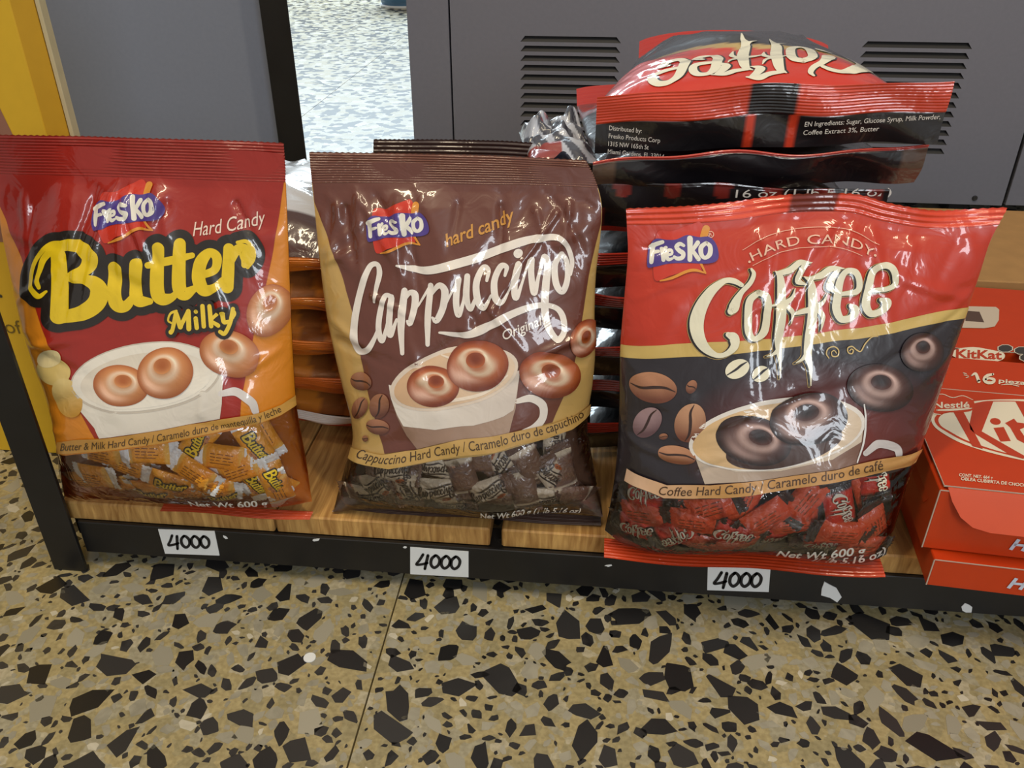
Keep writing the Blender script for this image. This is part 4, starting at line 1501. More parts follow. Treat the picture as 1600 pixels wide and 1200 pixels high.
sweets_in('cappuccino', fc, [(584, 764, -14, 0), (634, 768, 85, 0), (682, 742, 195, 0), (680, 775, 5, 0), (722, 752, 70, 1), (790, 720, 145, 0), (762, 772, -18, 0), (830, 735, 60, 1),
                             (880, 700, 95, 0), (868, 752, 235, 0), (820, 775, 70, 1), (900, 775, 40, 1), (560, 785, 10, 1), (610, 738, 15, 0), (740, 728, -10, 1), (910, 735, 80, 1),
                             (700, 797, 5, 0), (640, 794, 0, 1), (860, 796, 0, 0), (560, 800, 5, 0), (780, 800, 0, 1), (915, 800, 5, 1)], 0.98)

# ---- coffee bag
fo = make_film('coffee')
bag3 = empty('candy_bag', (0.14, 0.520, 0.068))
tag(bag3, 'red and black plastic bag of coffee hard candy with cream gothic title', 'candy bag', 'standing candy bags')
BAN_O_T = [(950, 724), (982, 730), (1015, 745), (1044, 758), (1110, 759), (1194, 750), (1304, 733), (1380, 715), (1437, 700), (1450, 697)]
BAN_O_B = [(1446, 716), (1428, 721), (1349, 744), (1223, 765), (1131, 778), (1085, 780), (1039, 778), (1010, 764), (978, 750), (950, 744)]
NIGHT = (36, 30, 38)


def coffee_seal(U, k):
    c = np.tile(np.asarray(lin((220, 62, 26))), (U.size, 1))
    d = (np.abs(U.ravel() - 0.0) < 0.12)
    c[d] = lin((120, 34, 20))
    return c


su, sv = fo.uv(np.array([(972, 552), (1100, 548), (1280, 530), (1400, 511), (1505, 488)], float))


def coffee_base(U, V):
    line = np.interp(U, np.r_[-1, su[1:-1], 1], sv)
    return np.where((V < line)[..., None], np.asarray(lin(NIGHT)), np.asarray(lin((194, 48, 18)))).reshape(-1, 3)


print_o, window_o = bag_shell(fo, bag3, BAN_O_B, coffee_base, (40, 26, 26), (coffee_seal, 3, 0.0035))
bottom_seal(fo, bag3, (206, 66, 26), -0.995, 0.995, 0.021, 0.003, dy=0.0, dz=-0.0005)
a = Art()
STR_T = [(955, 541), (1000, 541), (1076, 537), (1180, 531), (1277, 522), (1400, 502), (1525, 476)]
STR_B = [(1522, 493), (1400, 520), (1286, 537), (1180, 549), (1106, 558), (1010, 560), (955, 560)]
BROWN = (112, 34, 22)


def night(v):
    k = np.clip(1.25 - np.hypot((v[:, 0] - 1290) / 190, (v[:, 1] - 690) / 105), 0, 1)[:, None]
    return np.asarray(lin(NIGHT)) * (1 - k) + np.asarray(lin(BROWN)) * k


a.poly(STR_B[::-1] + [(1500, 560), (1470, 640), (1445, 705), (1380, 718), (1304, 734), (1194, 751), (1110, 760), (1044, 760), (1015, 746), (982, 731), (950, 726), (950, 650)], night, 0)
a.poly(STR_T + STR_B, (206, 176, 100), 1)
a.lay(fo, 'black_print', print_o, M['ink'])
a = Art()
a.stroke([(1352, 708, 9), (1372, 694, 13), (1398, 698, 13), (1403, 712, 9)], (206, 200, 200), 1)
a.poly([(1080, 695), (1090, 725), (1102, 758), (1194, 750), (1304, 733), (1340, 724), (1350, 680), (1348, 660), (1280, 710), (1180, 725)], grad((196, 178, 160), (120, 84, 70), (1100, 720), (1340, 720)), 1)
a.poly([(1078, 690), (1090, 716), (1150, 738), (1220, 736), (1300, 718), (1345, 690), (1350, 655), (1200, 680)], (206, 190, 172), 2)
a.disc((1214, 678), 139, 55, radians(-9), (228, 222, 216), 3)
a.disc((1214, 680), 133, 50, radians(-9), grad((212, 176, 126), (216, 196, 172), (1100, 690), (1330, 660)), 4)
a.disc((1225, 696), 92, 33, radians(-12), grad((58, 34, 28), (70, 44, 36), (1150, 700), (1300, 690)), 5)
a.stroke([(1350, 632, 2), (1352, 655, 3), (1348, 690, 3), (1338, 722, 2)], (224, 222, 222), 5)
a.lay(fo, 'cup_picture', print_o, M['ink'], base=0.0006)
a = Art()
PAL_O = ((30, 14, 14), (84, 42, 32), (196, 164, 156), (220, 190, 184))
ring_sweet(a, (1177, 688), 60, 38, 14, (16, -8), PAL_O, 6)
ring_sweet(a, (1263, 655), 61, 41, -8, (-5, -14), PAL_O, 8)
ring_sweet(a, (1374, 606), 51, 37, 10, (4, -12), PAL_O, 5)
ring_sweet(a, (1440, 551), 33, 30, -25, (2, -10), PAL_O, 5)
bean(a, (1021, 604), 37, 23, 13, 3, (112, 60, 40), (196, 140, 104))
bean(a, (1012, 658), 26, 20, 128, 3, (96, 66, 72), (176, 146, 150))
bean(a, (1078, 661), 31, 24, 104, 3, (112, 60, 38), (210, 160, 124))
bean(a, (1058, 711), 30, 14, 14, 3, (120, 68, 44), (206, 150, 112))
bean(a, (1080, 605), 8, 11, 30, 3)
bean(a, (1037, 681), 7, 5, 0, 3)
a.lay(fo, 'sweets_picture', print_o, M['ink'], base=0.0006)
a = Art()
tfO = crop(1060, 390, 4.444)
lettering(a, L_COFFEE, tfO, (196, 164, 96), 0, extra=12, shift=(-13, 6), kw=0.84)
lettering(a, L_COFFEE, tfO, (24, 18, 18), 1, extra=4, shift=(-13, 6), kw=0.84)
lettering(a, L_COFFEE, tfO, (232, 228, 204), 3, kw=0.84)
CREAM = (238, 232, 206)
for (c, rx, ry) in (((1152, 576), 20, 14), ((1189, 584), 15, 12)):
    a.disc(c, rx, ry, radians(-28), CREAM, 3, cell=4)
    a.stroke([(c[0] - rx * .8, c[1] + ry * .7, 1.5), (c[0] - 2, c[1] + 1, 3.4), (c[0] + rx * .3, c[1] - ry * .4, 3.4), (c[0] + rx * .75, c[1] - ry * .8, 1.5)], NIGHT, 4)
for pts in ([(1306, 553, 1.6), (1302, 549, 1.6), (1298, 552, 1.6), (1300, 558, 2), (1308, 557, 2), (1309, 548, 2), (1302, 543, 2), (1293, 546, 2), (1290, 554, 2), (1294, 561, 1.5)],
            [(1327, 548, 1.6), (1330, 545, 1.6), (1333, 547, 2), (1331, 552, 2), (1325, 551, 2), (1324, 544, 2), (1331, 541, 2), (1338, 546, 2), (1345, 548, 2), (1352, 536, 2), (1362, 526, 1.6), (1372, 525, 1)]):
    a.stroke(pts, (206, 178, 110), 3)
a.lay(fo, 'title_lettering', print_o, M['ink'], base=0.0008)
fresko(fo, print_o, [(1017.5, 409), (1112, 392), (1079, 372)])
a = Art()
PK = (240, 196, 172)
a.text('HARD CANDY', [(1176, 407), (1212, 391), (1252, 383), (1300, 383), (1334, 390), (1362, 400)], 14, PK, 1)
a.disc((1171, 408), 2, 2, 0, PK, 1)
a.disc((1366, 397), 2, 2, 0, PK, 1)
a.stroke([(1160, 390, .7), (1200, 369, .9), (1252, 358, .9), (1300, 358, .9), (1340, 367, .9), (1372, 381, .7)], PK, 1)
a.stroke([(1176, 414, .7), (1212, 397, .9), (1252, 388, .9), (1300, 388, .9), (1345, 400, .7)], PK, 1)
a.lay(fo, 'hard_candy_lettering', print_o, M['ink'], base=0.0007)
a = Art()
a.stroke([(1111 + 4.6 * cos(t * tau / 8), 367 + 4.6 * sin(t * tau / 8), 1.1) for t in range(8)], PK, 1, closed=True)
a.text('R', [(1108.8, 370), (1113.6, 369)], 5, PK, 1)
a.lay(fo, 'registered_mark', print_o, M['ink'], base=0.0007)
a = Art()
a.poly(BAN_O_T[1:-1] + BAN_O_B[1:-1], grad((236, 196, 164), (196, 146, 84), (985, 740), (1120, 770)), 8)
a.text('Coffee Hard Candy / Caramelo duro de caf\u00e9', [(1030, 772), (1070, 775), (1131, 772), (1223, 760), (1310, 745), (1376, 731)], 13.5, (70, 44, 24), 10, shear=0.2)
a.lay(fo, 'banner', print_o, M['ink'], base=0.0007)
a = Art()
a.text('Net Wt 600 g', [(1215, 872), (1280, 873), (1350, 864)], 13, (240, 238, 232), 1, bold=0.02, shear=0.2)
a.text('(1 lb 5.16 oz)', [(1272, 886), (1330, 883), (1384, 866)], 13, (240, 238, 232), 1, bold=0.02, shear=0.2)
a.lay(fo, 'net_weight_lettering', window_o, M['ink'])
sweets_in('coffee', fo, [(985, 828, 22, 0), (1055, 842, 172, 0), (1035, 800, 20, 1), (1110, 802, -20, 1), (1145, 842, 12, 0), (1165, 795, -60, 1), (1200, 815, -28, 1), (1265, 790, -50, 1),
                         (1245, 835, -4, 1), (1320, 800, 80, 0), (1320, 842, 0, 1), (1370, 770, 75, 1), (1385, 820, 80, 1), (1095, 868, 5, 1), (1200, 862, 8, 0), (1000, 775, 15, 0),
                         (980, 800, 15, 1), (1290, 868, -5, 0), (1350, 864, -10, 1), (1375, 745, 85, 0), (1020, 860, 15, 1), (1150, 868, 0, 1), (1080, 825, 5, 1)], 1.04)
# ------------------------------------------------------------------ bags lying in stacks behind
PROF_LIE = [(0, 0.0), (0.04, 0.35), (0.10, 0.66), (0.2, 0.9), (0.35, 1.0), (0.6, 1.0), (0.8, 0.85), (0.92, 0.5), (1.0, 0.0)]


def lying_bag(loc, W, L, top, bot, yaw, cols, flap, label, group, seed, tilt=0.0, taper=1.0, upow=0.62, amp=0.002, rear=None, name='candy_bag'):
    """loc: middle of the near edge at the bag's mid height. cols(v)->rgb over the length; flap: dict for the near seal"""
    ca, sa = cos(radians(yaw)), sin(radians(yaw))
    ex = np.array([ca, sa, 0])
    ey = np.array([-sa * cos(radians(tilt)), ca * cos(radians(tilt)), sin(radians(tilt))])
    root = empty(name, (loc[0], loc[1] + L / 2, loc[2] - bot))
    tag(root, label, 'candy bag', group)
    r = random.Random(seed)
    w = W / 2
    out = dict(left=[(-w, 0), (-w * 0.97, L * .25), (-w * (0.45 + 0.53 * taper), L * .6), (-w * taper, L)], right=[(w, 0), (w * 0.98, L * .3), (w * (0.45 + 0.52 * taper), L * .7), (w * taper, L)],
               bottom=[(-w, 0), (-w * .5, 0.003 * r.uniform(-1, 1)), (0, 0.004 * r.uniform(-1, 1)), (w * .5, 0.003 * r.uniform(-1, 1)), (w, 0)], top=[(-w * taper, L), (w * taper, L)])
    f = Film(loc, ex, ey, out['left'], out['right'], out['bottom'], out['top'], top, PROF_LIE, vseal=0.99, seed=seed, ncrease=44, amp=amp, W=W, H=L, upow=upow)
    nu, nv = 64, 70
    uu = np.sin(np.linspace(-1, 1, nu + 1) * pi / 2)
    U, V = np.meshgrid(uu, np.linspace(0, 1, nv + 1))
    P = f.P(U, V)
    C_ = np.array([lin(cols(float(v), float(u))) for u, v in zip(U.ravel(), V.ravel())])
    mesh_obj('upper_film', P.reshape(-1, 3), grid_faces(nu, nv), M['ink'], root, smooth=True, colors=C_)
    f2 = Film(loc, ex, ey, out['left'], out['right'], out['bottom'], out['top'], bot, PROF_LIE, vseal=0.99, seed=seed + 1, ncrease=20, amp=amp, W=W, H=L)
    q = f2.S(U, V)
    P = f2.p0 + q[..., :1] * ex + q[..., 1:2] * ey - np.maximum(f2.h(U, V), 0)[..., None] * f2.n
    mesh_obj('lower_film', P.reshape(-1, 3), [t[::-1] for t in grid_faces(nu, nv)], M['ink'], root, smooth=True, colors=C_)
    # near seal: runs from the lower film edge up (or hangs), ridged where it is crimped
    n3, m3 = 80, 72
    Uf, T = np.meshgrid(np.linspace(-1, 1, n3 + 1), np.linspace(0, 1, m3 + 1))
    hgt = flap['h']
    base = flap.get('z', -0.5 * hgt)
    wav = flap.get('wave', 0.002)
    ph = r.uniform(0, 6)
    B = f.P(Uf, np.zeros_like(Uf))
    skew = flap.get('skew', 0.0)
    z = base + hgt * T + wav * np.sin(Uf * 4 + ph) * T + wav * 0.5 * np.sin(Uf * 9 + ph) + skew * Uf
    lean = flap.get('out', 0.012)
    fo_ = -lean * np.sin(T * pi * flap.get('bend', 0.5)) - 0.0015
    ridge = np.where(T > flap.get('ridge_from', 0.55), 0.0005 * np.sin(T * hgt / 0.0022 * tau), 0.0009 * np.sin(Uf * 13 + ph + 3 * T))
    crumple = 0.002 * np.sin(Uf * 7.3 + ph * 2 + T * 2.1) * np.sin(T * 5 + ph)
    dirn = -np.array([-sa, ca, 0])
    Pf = B + np.array([0, 0, 1]) * z[..., None] + dirn * (-(fo_ + crumple) + ridge)[..., None]
    cf_ = flap['col']
    C_ = np.array([lin(cf_(float(u), float(t))) for u, t in zip(Uf.ravel(), T.ravel())])
    mesh_obj('near_seal', Pf.reshape(-1, 3), grid_faces(n3, m3), M['ink'], root, smooth=True, colors=C_)
    # far seal
    if rear:
        n4, m4 = 30, 20
        Uf, T = np.meshgrid(np.linspace(-1, 1, n4 + 1), np.linspace(0, 1, m4 + 1))
        B = f.P(Uf, np.ones_like(Uf))
        Pr = B + ey * (0.022 * T)[..., None] + np.array([0, 0, 1]) * (0.012 * T + 0.0004 * np.sin(T * 8 * tau))[..., None]
        mesh_obj('far_seal', Pr.reshape(-1, 3), grid_faces(n4, m4), M['ink'], root, smooth=True, colors=np.tile(np.asarray(lin(rear)), (Pr.size // 3, 1)))
    return root, f, dict(B=f.P, dirn=dirn, hgt=hgt, base=base)


RD, BK, TN = (208, 48, 26), (30, 26, 30), (200, 168, 98)


def coffee_cols(v, u):
    # seen from the near end: red, gold stripe, black, clear greyish end
    s = v + 0.10 * u + 0.06
    if s < 0.40:
        return RD
    if s < 0.45:
        return TN
    return BK if v < 0.8 else (66, 60, 66)


def coffee_flap(u, t):
    if t > 0.52:
        return (28, 22, 24) if abs(u - 0.03) < 0.13 else (222, 66, 30)
    if 0.10 < abs(u - 0.03) < 0.155:
        return (210, 60, 30)
    return (26, 22, 25)


def dark_flap(u, t):
    if t > 0.93:
        return (196, 50, 30)
    if abs(u) > 0.86:
        return (96, 72, 58)
    return (24, 20, 24)


CG = 'stacked coffee candy bags'
rt, ft, _ = lying_bag((0.122, 0.648, 0.376), 0.245, 0.235, 0.038, 0.022, -1.5, coffee_cols,
                      dict(h=0.045, z=-0.020, wave=0.0018, out=0.006, ridge_from=0.52, col=coffee_flap, skew=0.008),
                      'topmost coffee candy bag on the stack, its cream title upside down', CG, 61, taper=0.74, upow=0.8, rear=(190, 40, 28))
ft.art = lambda p: np.stack([-(p[:, 0] - 800) / 1020.0, 0.09 + (p[:, 1] - 60) / 2200.0], -1)
idt = lambda xy: np.asarray(xy, float)[:, :2]
idt.k = 1.0
a = Art()
lettering(a, L_COFFEE, idt, (24, 18, 18), 0, cell=24, step=9, shift=(-14, 8))
lettering(a, L_COFFEE, idt, (238, 234, 212), 2, cell=24, step=9)
a.lay(ft, 'title_lettering', rt, M['ink'], base=0.0004)


def flap_text(root, film, lines, origin_u, z0, dz, h, wid, col, base, out=0.0094):
    """small print on the standing near seal: straight lines"""
    pos = film.P(np.array([origin_u]), np.array([0.0]))[0]
    e1 = film.P(np.array([origin_u + 0.3]), np.array([0.0]))[0] - pos
    e1 /= np.linalg.norm(e1)
    e1 = np.array([e1[0], e1[1], base])
    fl = Flat(pos + np.array([0, -out, 0]), e1, np.array([0, 0, 1.0]))
    art = Art()
    for k, (s, w_) in enumerate(lines):
        y = z0 - dz * k
        v, f = text_mesh(s, 0.0)
        sc = w_ / (v[:, 0].max() - v[:, 0].min())
        art.add(np.stack([(v[:, 0] - v[:, 0].min()) * sc, y + v[:, 1] * h / 0.7], -1), f, col, 1)
    art.lay(fl, 'small_print', root, M['ink'], base=0.0002)


flap_text(rt, ft, [('Distributed by:', 0.024), ('Fresko Products Corp', 0.038), ('1315 NW 165th St', 0.030), ('Miami Gardens, FL 33014', 0.042)],
          -0.92, -0.0085, 0.0058, 0.0034, None, (222, 214, 204), -0.06)
flap_text(rt, ft, [('EN Ingredients: Sugar, Glucose Syrup, Milk Powder,', 0.092), ('Coffee Extract 3%, Butter', 0.052)],
          0.22, -0.0020, 0.0060, 0.0034, None, (222, 214, 204), 0.085)

rs, fs, _ = lying_bag((0.120, 0.652, 0.331), 0.245, 0.235, 0.020, 0.018, 4.5, lambda v, u: BK if v < .75 else (120, 40, 32),
                      dict(h=0.030, z=-0.007, wave=0.0026, out=0.010, ridge_from=0.9, col=dark_flap, skew=0.006),
                      'second coffee candy bag from the top of the stack with a black crumpled end', CG, 63, amp=0.003, rear=(190, 40, 28))
r3, f3, _ = lying_bag((0.106, 0.655, 0.292), 0.225, 0.235, 0.019, 0.019, 0, lambda v, u: (60, 40, 38) if v < .5 else BK,
                      dict(h=0.046, z=-0.008, wave=0.0015, out=0.016, ridge_from=0.95, col=lambda u, t: (200, 50, 30) if t < 0.1 else ((128, 40, 32) if sin(u * 19) * sin(t * 5) > 0.45 else (30, 24, 27))),
                      'third coffee candy bag from the top showing its printed weight', CG, 65, amp=0.003)
flap_text(r3, f3, [('16 oz (1 lb 5.16 oz)', 0.115)], 0.0, 0.0300, 0.01, 0.0062, None, (232, 228, 222), 0.02, out=0.0205)
zz = [0.251, 0.2095, 0.168, 0.1275, 0.0895]
nm = ['fourth', 'fifth', 'sixth', 'seventh', 'lowest']
for k, z in enumerate(zz):
    lying_bag((0.118 + 0.004 * ((k * 7) % 3 - 1), 0.655 + 0.004 * (k % 2), z), 0.232, 0.235, 0.0195, 0.0195, (-1) ** k * 1.5, lambda v, u: BK,
              dict(h=0.037, z=-0.015, wave=0.0018, out=0.014, ridge_from=0.66, col=lambda u, t: (206, 52, 30) if t > 0.70 else ((70, 52, 46) if sin(u * 17 + 1) * sin(t * 6) > 0.5 else (28, 23, 26))),
              '%s coffee candy bag in the stack behind the standing coffee bag' % nm[k] if k else 'fourth coffee candy bag from the top of the stack, behind the standing coffee bag', CG, 70 + k)

# crinkled clear end of a bag beside the stack's top
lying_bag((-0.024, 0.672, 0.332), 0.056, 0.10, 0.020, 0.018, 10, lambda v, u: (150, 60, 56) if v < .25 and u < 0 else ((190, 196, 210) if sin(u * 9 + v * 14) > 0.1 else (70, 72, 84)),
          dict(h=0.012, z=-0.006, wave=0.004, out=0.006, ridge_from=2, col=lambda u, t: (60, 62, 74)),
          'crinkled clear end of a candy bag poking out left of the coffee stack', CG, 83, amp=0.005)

# butter bags lying behind the red and orange bag
OR = (222, 128, 34)
BG = 'stacked butter candy bags'


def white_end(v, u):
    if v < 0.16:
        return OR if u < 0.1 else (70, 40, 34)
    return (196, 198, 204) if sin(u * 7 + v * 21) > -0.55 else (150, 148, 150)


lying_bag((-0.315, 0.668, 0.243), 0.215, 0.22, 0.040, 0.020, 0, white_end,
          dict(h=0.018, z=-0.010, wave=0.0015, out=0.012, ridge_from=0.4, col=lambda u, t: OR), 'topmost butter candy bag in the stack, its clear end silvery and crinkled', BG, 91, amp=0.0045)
for k, (z, h, c) in enumerate([(0.203, 0.020, OR), (0.163, 0.022, (216, 118, 32)), (0.124, 0.022, (208, 104, 34)), (0.091, 0.020, (190, 40, 30))]):
    lying_bag((-0.312 + 0.005 * k, 0.668 - 0.003 * k, z), 0.222 + 0.006 * k, 0.22, 0.019, 0.019, (-1) ** k * 1.2, lambda v, u: (150, 92, 44) if sin(u * 15 + v * 9) > 0 else (206, 128, 44),
              dict(h=h, z=-0.010, wave=0.0016, out=0.014, ridge_from=0.45, col=(lambda u, t: (206, 46, 30) if t < 0.3 else ((226, 216, 204) if u < 0.86 else OR)) if k == 3 else (lambda u, t, c=c: c)),
              ['second butter candy bag from the top of the stack', 'middle butter candy bag of the stack behind the red bag', 'fourth butter candy bag down the stack', 'lowest butter candy bag of the stack with a red and white seal'][k], BG, 95 + k)

# brown seal of another cappuccino bag standing behind
BAGS['spare'] = dict(BAGS['cappuccino'], p0=(0, 0.655, 0.070), lean=10, seed=77)
zr = 0.275
o_ = dict(left=[(-0.195, 0), (-0.195, 0.1), (-0.189, 0.2), (-0.184, zr)], right=[(0.008, 0), (0.006, .1), (-0.004, .2), (-0.008, zr - 0.002)],
          bottom=[(-0.195, 0), (-0.1, 0), (0.008, 0)], top=[(-0.184, zr), (-0.13, zr + 0.001), (-0.08, zr + 0.0015), (-0.04, zr), (-0.008, zr - 0.002)])
fsp = Film((0, 0.650, 0.070), (1, 0, 0), up_axis(10), o_['left'], o_['right'], o_['bottom'], o_['top'], 0.02, PROF_STAND, vseal=0.925, seed=78, W=0.2, H=zr)
fsp.art = lambda p: np.stack([p[:, 0], p[:, 1]], -1)
bag4 = empty('candy_bag', (-0.1, 0.655, 0.068))
tag(bag4, 'dark brown candy bag standing behind the cappuccino bag, only its seal showing', 'candy bag')
bag_shell(fsp, bag4, [(-0.99, 0.3), (0, 0.3), (0.99, 0.3)], (62, 36, 30), (60, 36, 30), ((56, 34, 30), 6, 0.001), back_depth=0.012)

# green and cream packet behind the butter stack
gp = empty('snack_packet', (-0.30, 0.95, 0.068))
tag(gp, 'green and cream packet lying behind the butter bags by the black post', 'packet')
M['green'] = plain('green_print', (150, 160, 96), rough=0.4, var=0.5, scale=60, col2=(196, 196, 150), coat=0.4)
v, f = [], []
nu = 16
for s in (1, -1):
    b0 = len(v)
    for j in range(nu + 1):
        for i in range(nu + 1):
            x, y = -1 + 2 * i / nu, -1 + 2 * j / nu
            e = max(0, (1 - abs(x) ** 3) * (1 - abs(y) ** 3)) ** 0.6
            v.append((-0.34 + 0.11 * x, 0.97 + 0.05 * y, 0.165 + s * 0.045 * e + (0.002 * sin(9 * x + 7 * y))))
    for t in grid_faces(nu, nu):
        f.append([k + b0 for k in (t if s > 0 else t[::-1])])
mesh_obj('wrapper', v, f, M['green'], gp, smooth=True)
MB().box(-0.44, -0.24, 0.92, 1.02, 0.0682, 0.121, 0.002).build('carton', M['cardboard'], gp)

# ------------------------------------------------------------------ chocolate boxes on the right
KC, KS = cos(radians(-4.5)), sin(radians(-4.5))
EXB, EYB = np.array([KC, KS, 0]), np.array([-KS, KC, 0])


def boxpt(o, a, b, z):
    return tuple(np.array([o[0], o[1], 0]) + EXB * a + EYB * b + np.array([0, 0, z]))


class TMB(MB):
    def __init__(self, o):
        super().__init__()
        self.o = o

    def lbox(self, a0, a1, b0, b1, z0, z1, bev=0.0008):
        m = MB().box(a0, a1, b0, b1, z0, z1, bev)
        return self.add([boxpt(self.o, *p) for p in m.v], m.f)


RED_C, RED_B = (200, 62, 16), (222, 66, 26)
KW, KD = 0.215, 0.150
KG = 'red chocolate wafer boxes'


def wafer_box(o, z0, z1, label, lid=False):
    root = empty('chocolate_box', (o[0] + 0.1, o[1] + 0.07, z0))
    tag(root, label, 'chocolate box', KG)
    TMB(o).lbox(0, KW, 0, KD, z0 + 0.0004, z1 - 0.0004).build('carton', M['red_card'], root)
    for (a0, a1, b0, b1, c0, c1) in ((-0.0004, 0.0004, -0.0004, 0.0004, z0 + .001, z1 - .001), (0, KW, -0.0003, 0.0003, z1 - 0.0007, z1 - 0.0001)):
        TMB(o).lbox(a0, a1, b0, b1, c0, c1, 0.0).build('raw_edge', M['card_edge'], root)
    return root


O1, O2 = (0.2655, 0.503), (0.2595, 0.5145)
k1 = wafer_box(O1, 0.0682, 0.0945, 'flat red chocolate box at the bottom of the stack on the planks')
k2 = wafer_box(O2, 0.0948, 0.1500, 'upper red chocolate box with wafer logo on its open lid')
FR1 = Flat(boxpt(O1, 0, -0.0004, 0), EXB, (0, 0, 1))
FR2 = Flat(boxpt(O2, 0, -0.0004, 0), EXB, (0, 0, 1))
for root, fl, zc, xh in ((k1, FR1, 0.0755, 0.056), (k2, FR2, 0.1030, 0.060)):
    a = Art()
    hh = 0.0105
    a.stroke([(xh, zc, .0026), (xh + .0028, zc + hh, .0026)], (206, 214, 232), 1, cell=1, step=.004, wmin=0)
    a.stroke([(xh + .008, zc, .0026), (xh + .0108, zc + hh, .0026)], (206, 214, 232), 1, cell=1, step=.004, wmin=0)
    a.stroke([(xh + .001, zc + hh * .5, .0022), (xh + .009, zc + hh * .5, .0022)], (206, 214, 232), 1, cell=1, step=.004, wmin=0)
    a.lay(fl, 'front_lettering', root, M['ink_card'], base=0.0002, step=0.0001)
# lid: flat top panel, front flap with rounded corner, inner side flaps
LZ = 0.1525
LO = (0.2625, 0.5165)
lid = TMB(LO).lbox(0, KW, 0, 0.142, LZ - 0.0008, LZ, 0.0).build('lid', M['red_card'], k2)
fl_pts = [(0.002, 0), (0.006, -0.010), (0.013, -0.021), (0.022, -0.0275), (0.034, -0.030), (KW - 0.03, -0.031), (KW, -0.004), (KW, 0)]
m = MB().prism(fl_pts[::-1], lambda p, q, t: boxpt(LO, p, q * 0.42 - 0.0008 - t, LZ - 0.0004 + q * 0.90), 0.0, 0.0007)
M['flap_lit'] = plain('red_card_lit', (212, 74, 16), rough=0.42, var=0.04, scale=70, coat=0.08, spec=0.35)  # lid card brightened: light on the tilted flap painted into its colour
m.build('front_flap', M['flap_lit'], k2)
for pts in ([(0.0, 0.0), (-0.010, 0.018), (-0.0105, 0.060), (0.0, 0.075)],):
    m = MB().prism(pts, lambda p, q, t: boxpt(LO, -0.0005 + p * 0.25 - t, q, LZ - 0.004 + p * 2.6), 0.0, 0.0006)
    m.build('side_flap', M['red_card'], k2)
TMB(LO).lbox(-0.0006, KW, -0.0003, 0.0003, LZ - 0.0009, LZ + 0.0001, 0.0).build('raw_edge', M['card_edge'], k2)
TMB(LO).lbox(-0.0005, 0.0, 0, 0.142, LZ - 0.0009, LZ + 0.0001, 0.0).build('raw_edge', M['card_edge'], k2)
# header panel behind the crease
HB = boxpt(LO, 0, 0.1425, LZ)
hd = TMB(LO).lbox(0, KW, 0.1432, 0.2020, LZ - 0.0008, LZ, 0.0).build('header_panel', M['red_card'], k2)
TMB(LO).lbox(0, KW, 0.1420, 0.1430, LZ - 0.0010, LZ + 0.0001, 0.0).build('crease', M['card_edge'], k2)
LID = Flat((0, 0, LZ), (1, 0, 0), (0, 1, 0), HOMO['lid'])
a = Art()
tK = crop(1440, 560, 5.0)
WHT = (236, 226, 204)
oval = [(75, 470), (110, 420), (200, 395), (330, 350), (480, 330), (640, 322), (860, 330), (1100, 400), (1180, 560), (1120, 760), (960, 830), (800, 800), (640, 765), (470, 720), (300, 660), (170, 590), (95, 530)]
a.poly(oval, WHT, 0, True, tf=tK, cell=20)
inner = [(100, 475), (140, 430), (230, 405), (420, 352), (560, 334), (860, 345), (1080, 410), (1150, 560), (1100, 740), (960, 812), (800, 785), (640, 748), (480, 704), (320, 645), (200, 580), (125, 530)]
a.poly(inner, RED_C, 1, True, tf=tK, cell=20)
inner2 = [(130, 480), (165, 440), (250, 418), (430, 366), (560, 342), (860, 352), (1060, 415), (1130, 560), (1080, 728), (955, 800), (800, 772), (640, 738), (490, 694), (330, 635), (215, 572), (150, 530)]
a.poly(inner2, WHT, 2, True, tf=tK, cell=20)
RK = (192, 60, 24)
for pts in ([(245, 420), (325, 420), (478, 712), (395, 690)], [(405, 360), (560, 338), (468, 575), (800, 765), (795, 790), (690, 760), (425, 600), (380, 560), (372, 520)],
            [(730, 340), (860, 345), (1000, 600), (1040, 790), (960, 800), (880, 610)]):
    a.poly(pts, RK, 3, tf=tK, cell=20)
a.disc(tK([(575, 497)])[0], 8.5, 5.2, radians(10), RK, 3)
for pts in ([(560, 548), (640, 540), (695, 650), (615, 655)], [(650, 510), (720, 475), (745, 505), (800, 512), (800, 545), (765, 560), (820, 640), (800, 668), (745, 640), (690, 545)]):
    a.poly(pts, RK, 3, tf=tK, cell=20)
a.lay(LID, 'wafer_logo', lid, M['ink_card'], base=0.0003, step=0.0001)
a = Art()
a.poly([(80, 340), (100, 300), (160, 290), (240, 318), (300, 300), (370, 310), (410, 350), (400, 405), (330, 425), (200, 428), (130, 440), (65, 410)], RED_C, 4, True, tf=tK, cell=20)
for pts in ([(60, 410, 5), (100, 438, 6), (150, 445, 4)], [(95, 300, 4), (160, 285, 5), (240, 312, 5), (320, 298, 5), (400, 330, 4)], [(118, 410, 10), (220, 408, 16), (330, 402, 12), (390, 395, 6)]):
    a.stroke(pts, WHT, 5, tf=tK, k=tK.k)
x, y = tK([(92, 395)])[0], tK([(372, 392)])[0]
a.text('Nestl\u00e9', [tuple(x), tuple(y)], 9.5, WHT, 6, bold=0.02)
a.lay(LID, 'maker_logo', lid, M['ink_card'], base=0.0003, step=0.0001)
a = Art()
a.text('CONT. NET. 664 g', [tuple(tK([(290, 925)])[0]), tuple(tK([(552, 948)])[0])], 4.6, WHT, 3, bold=0.02)
a.text('OBLEA CUBIERTA DE CHOCOLATE', [tuple(tK([(305, 955)])[0]), tuple(tK([(905, 1018)])[0])], 4.8, WHT, 3, bold=0.02)
a.lay(LID, 'contents_lettering', lid, M['ink_card'], base=0.0003, step=0.0001)
a = Art()
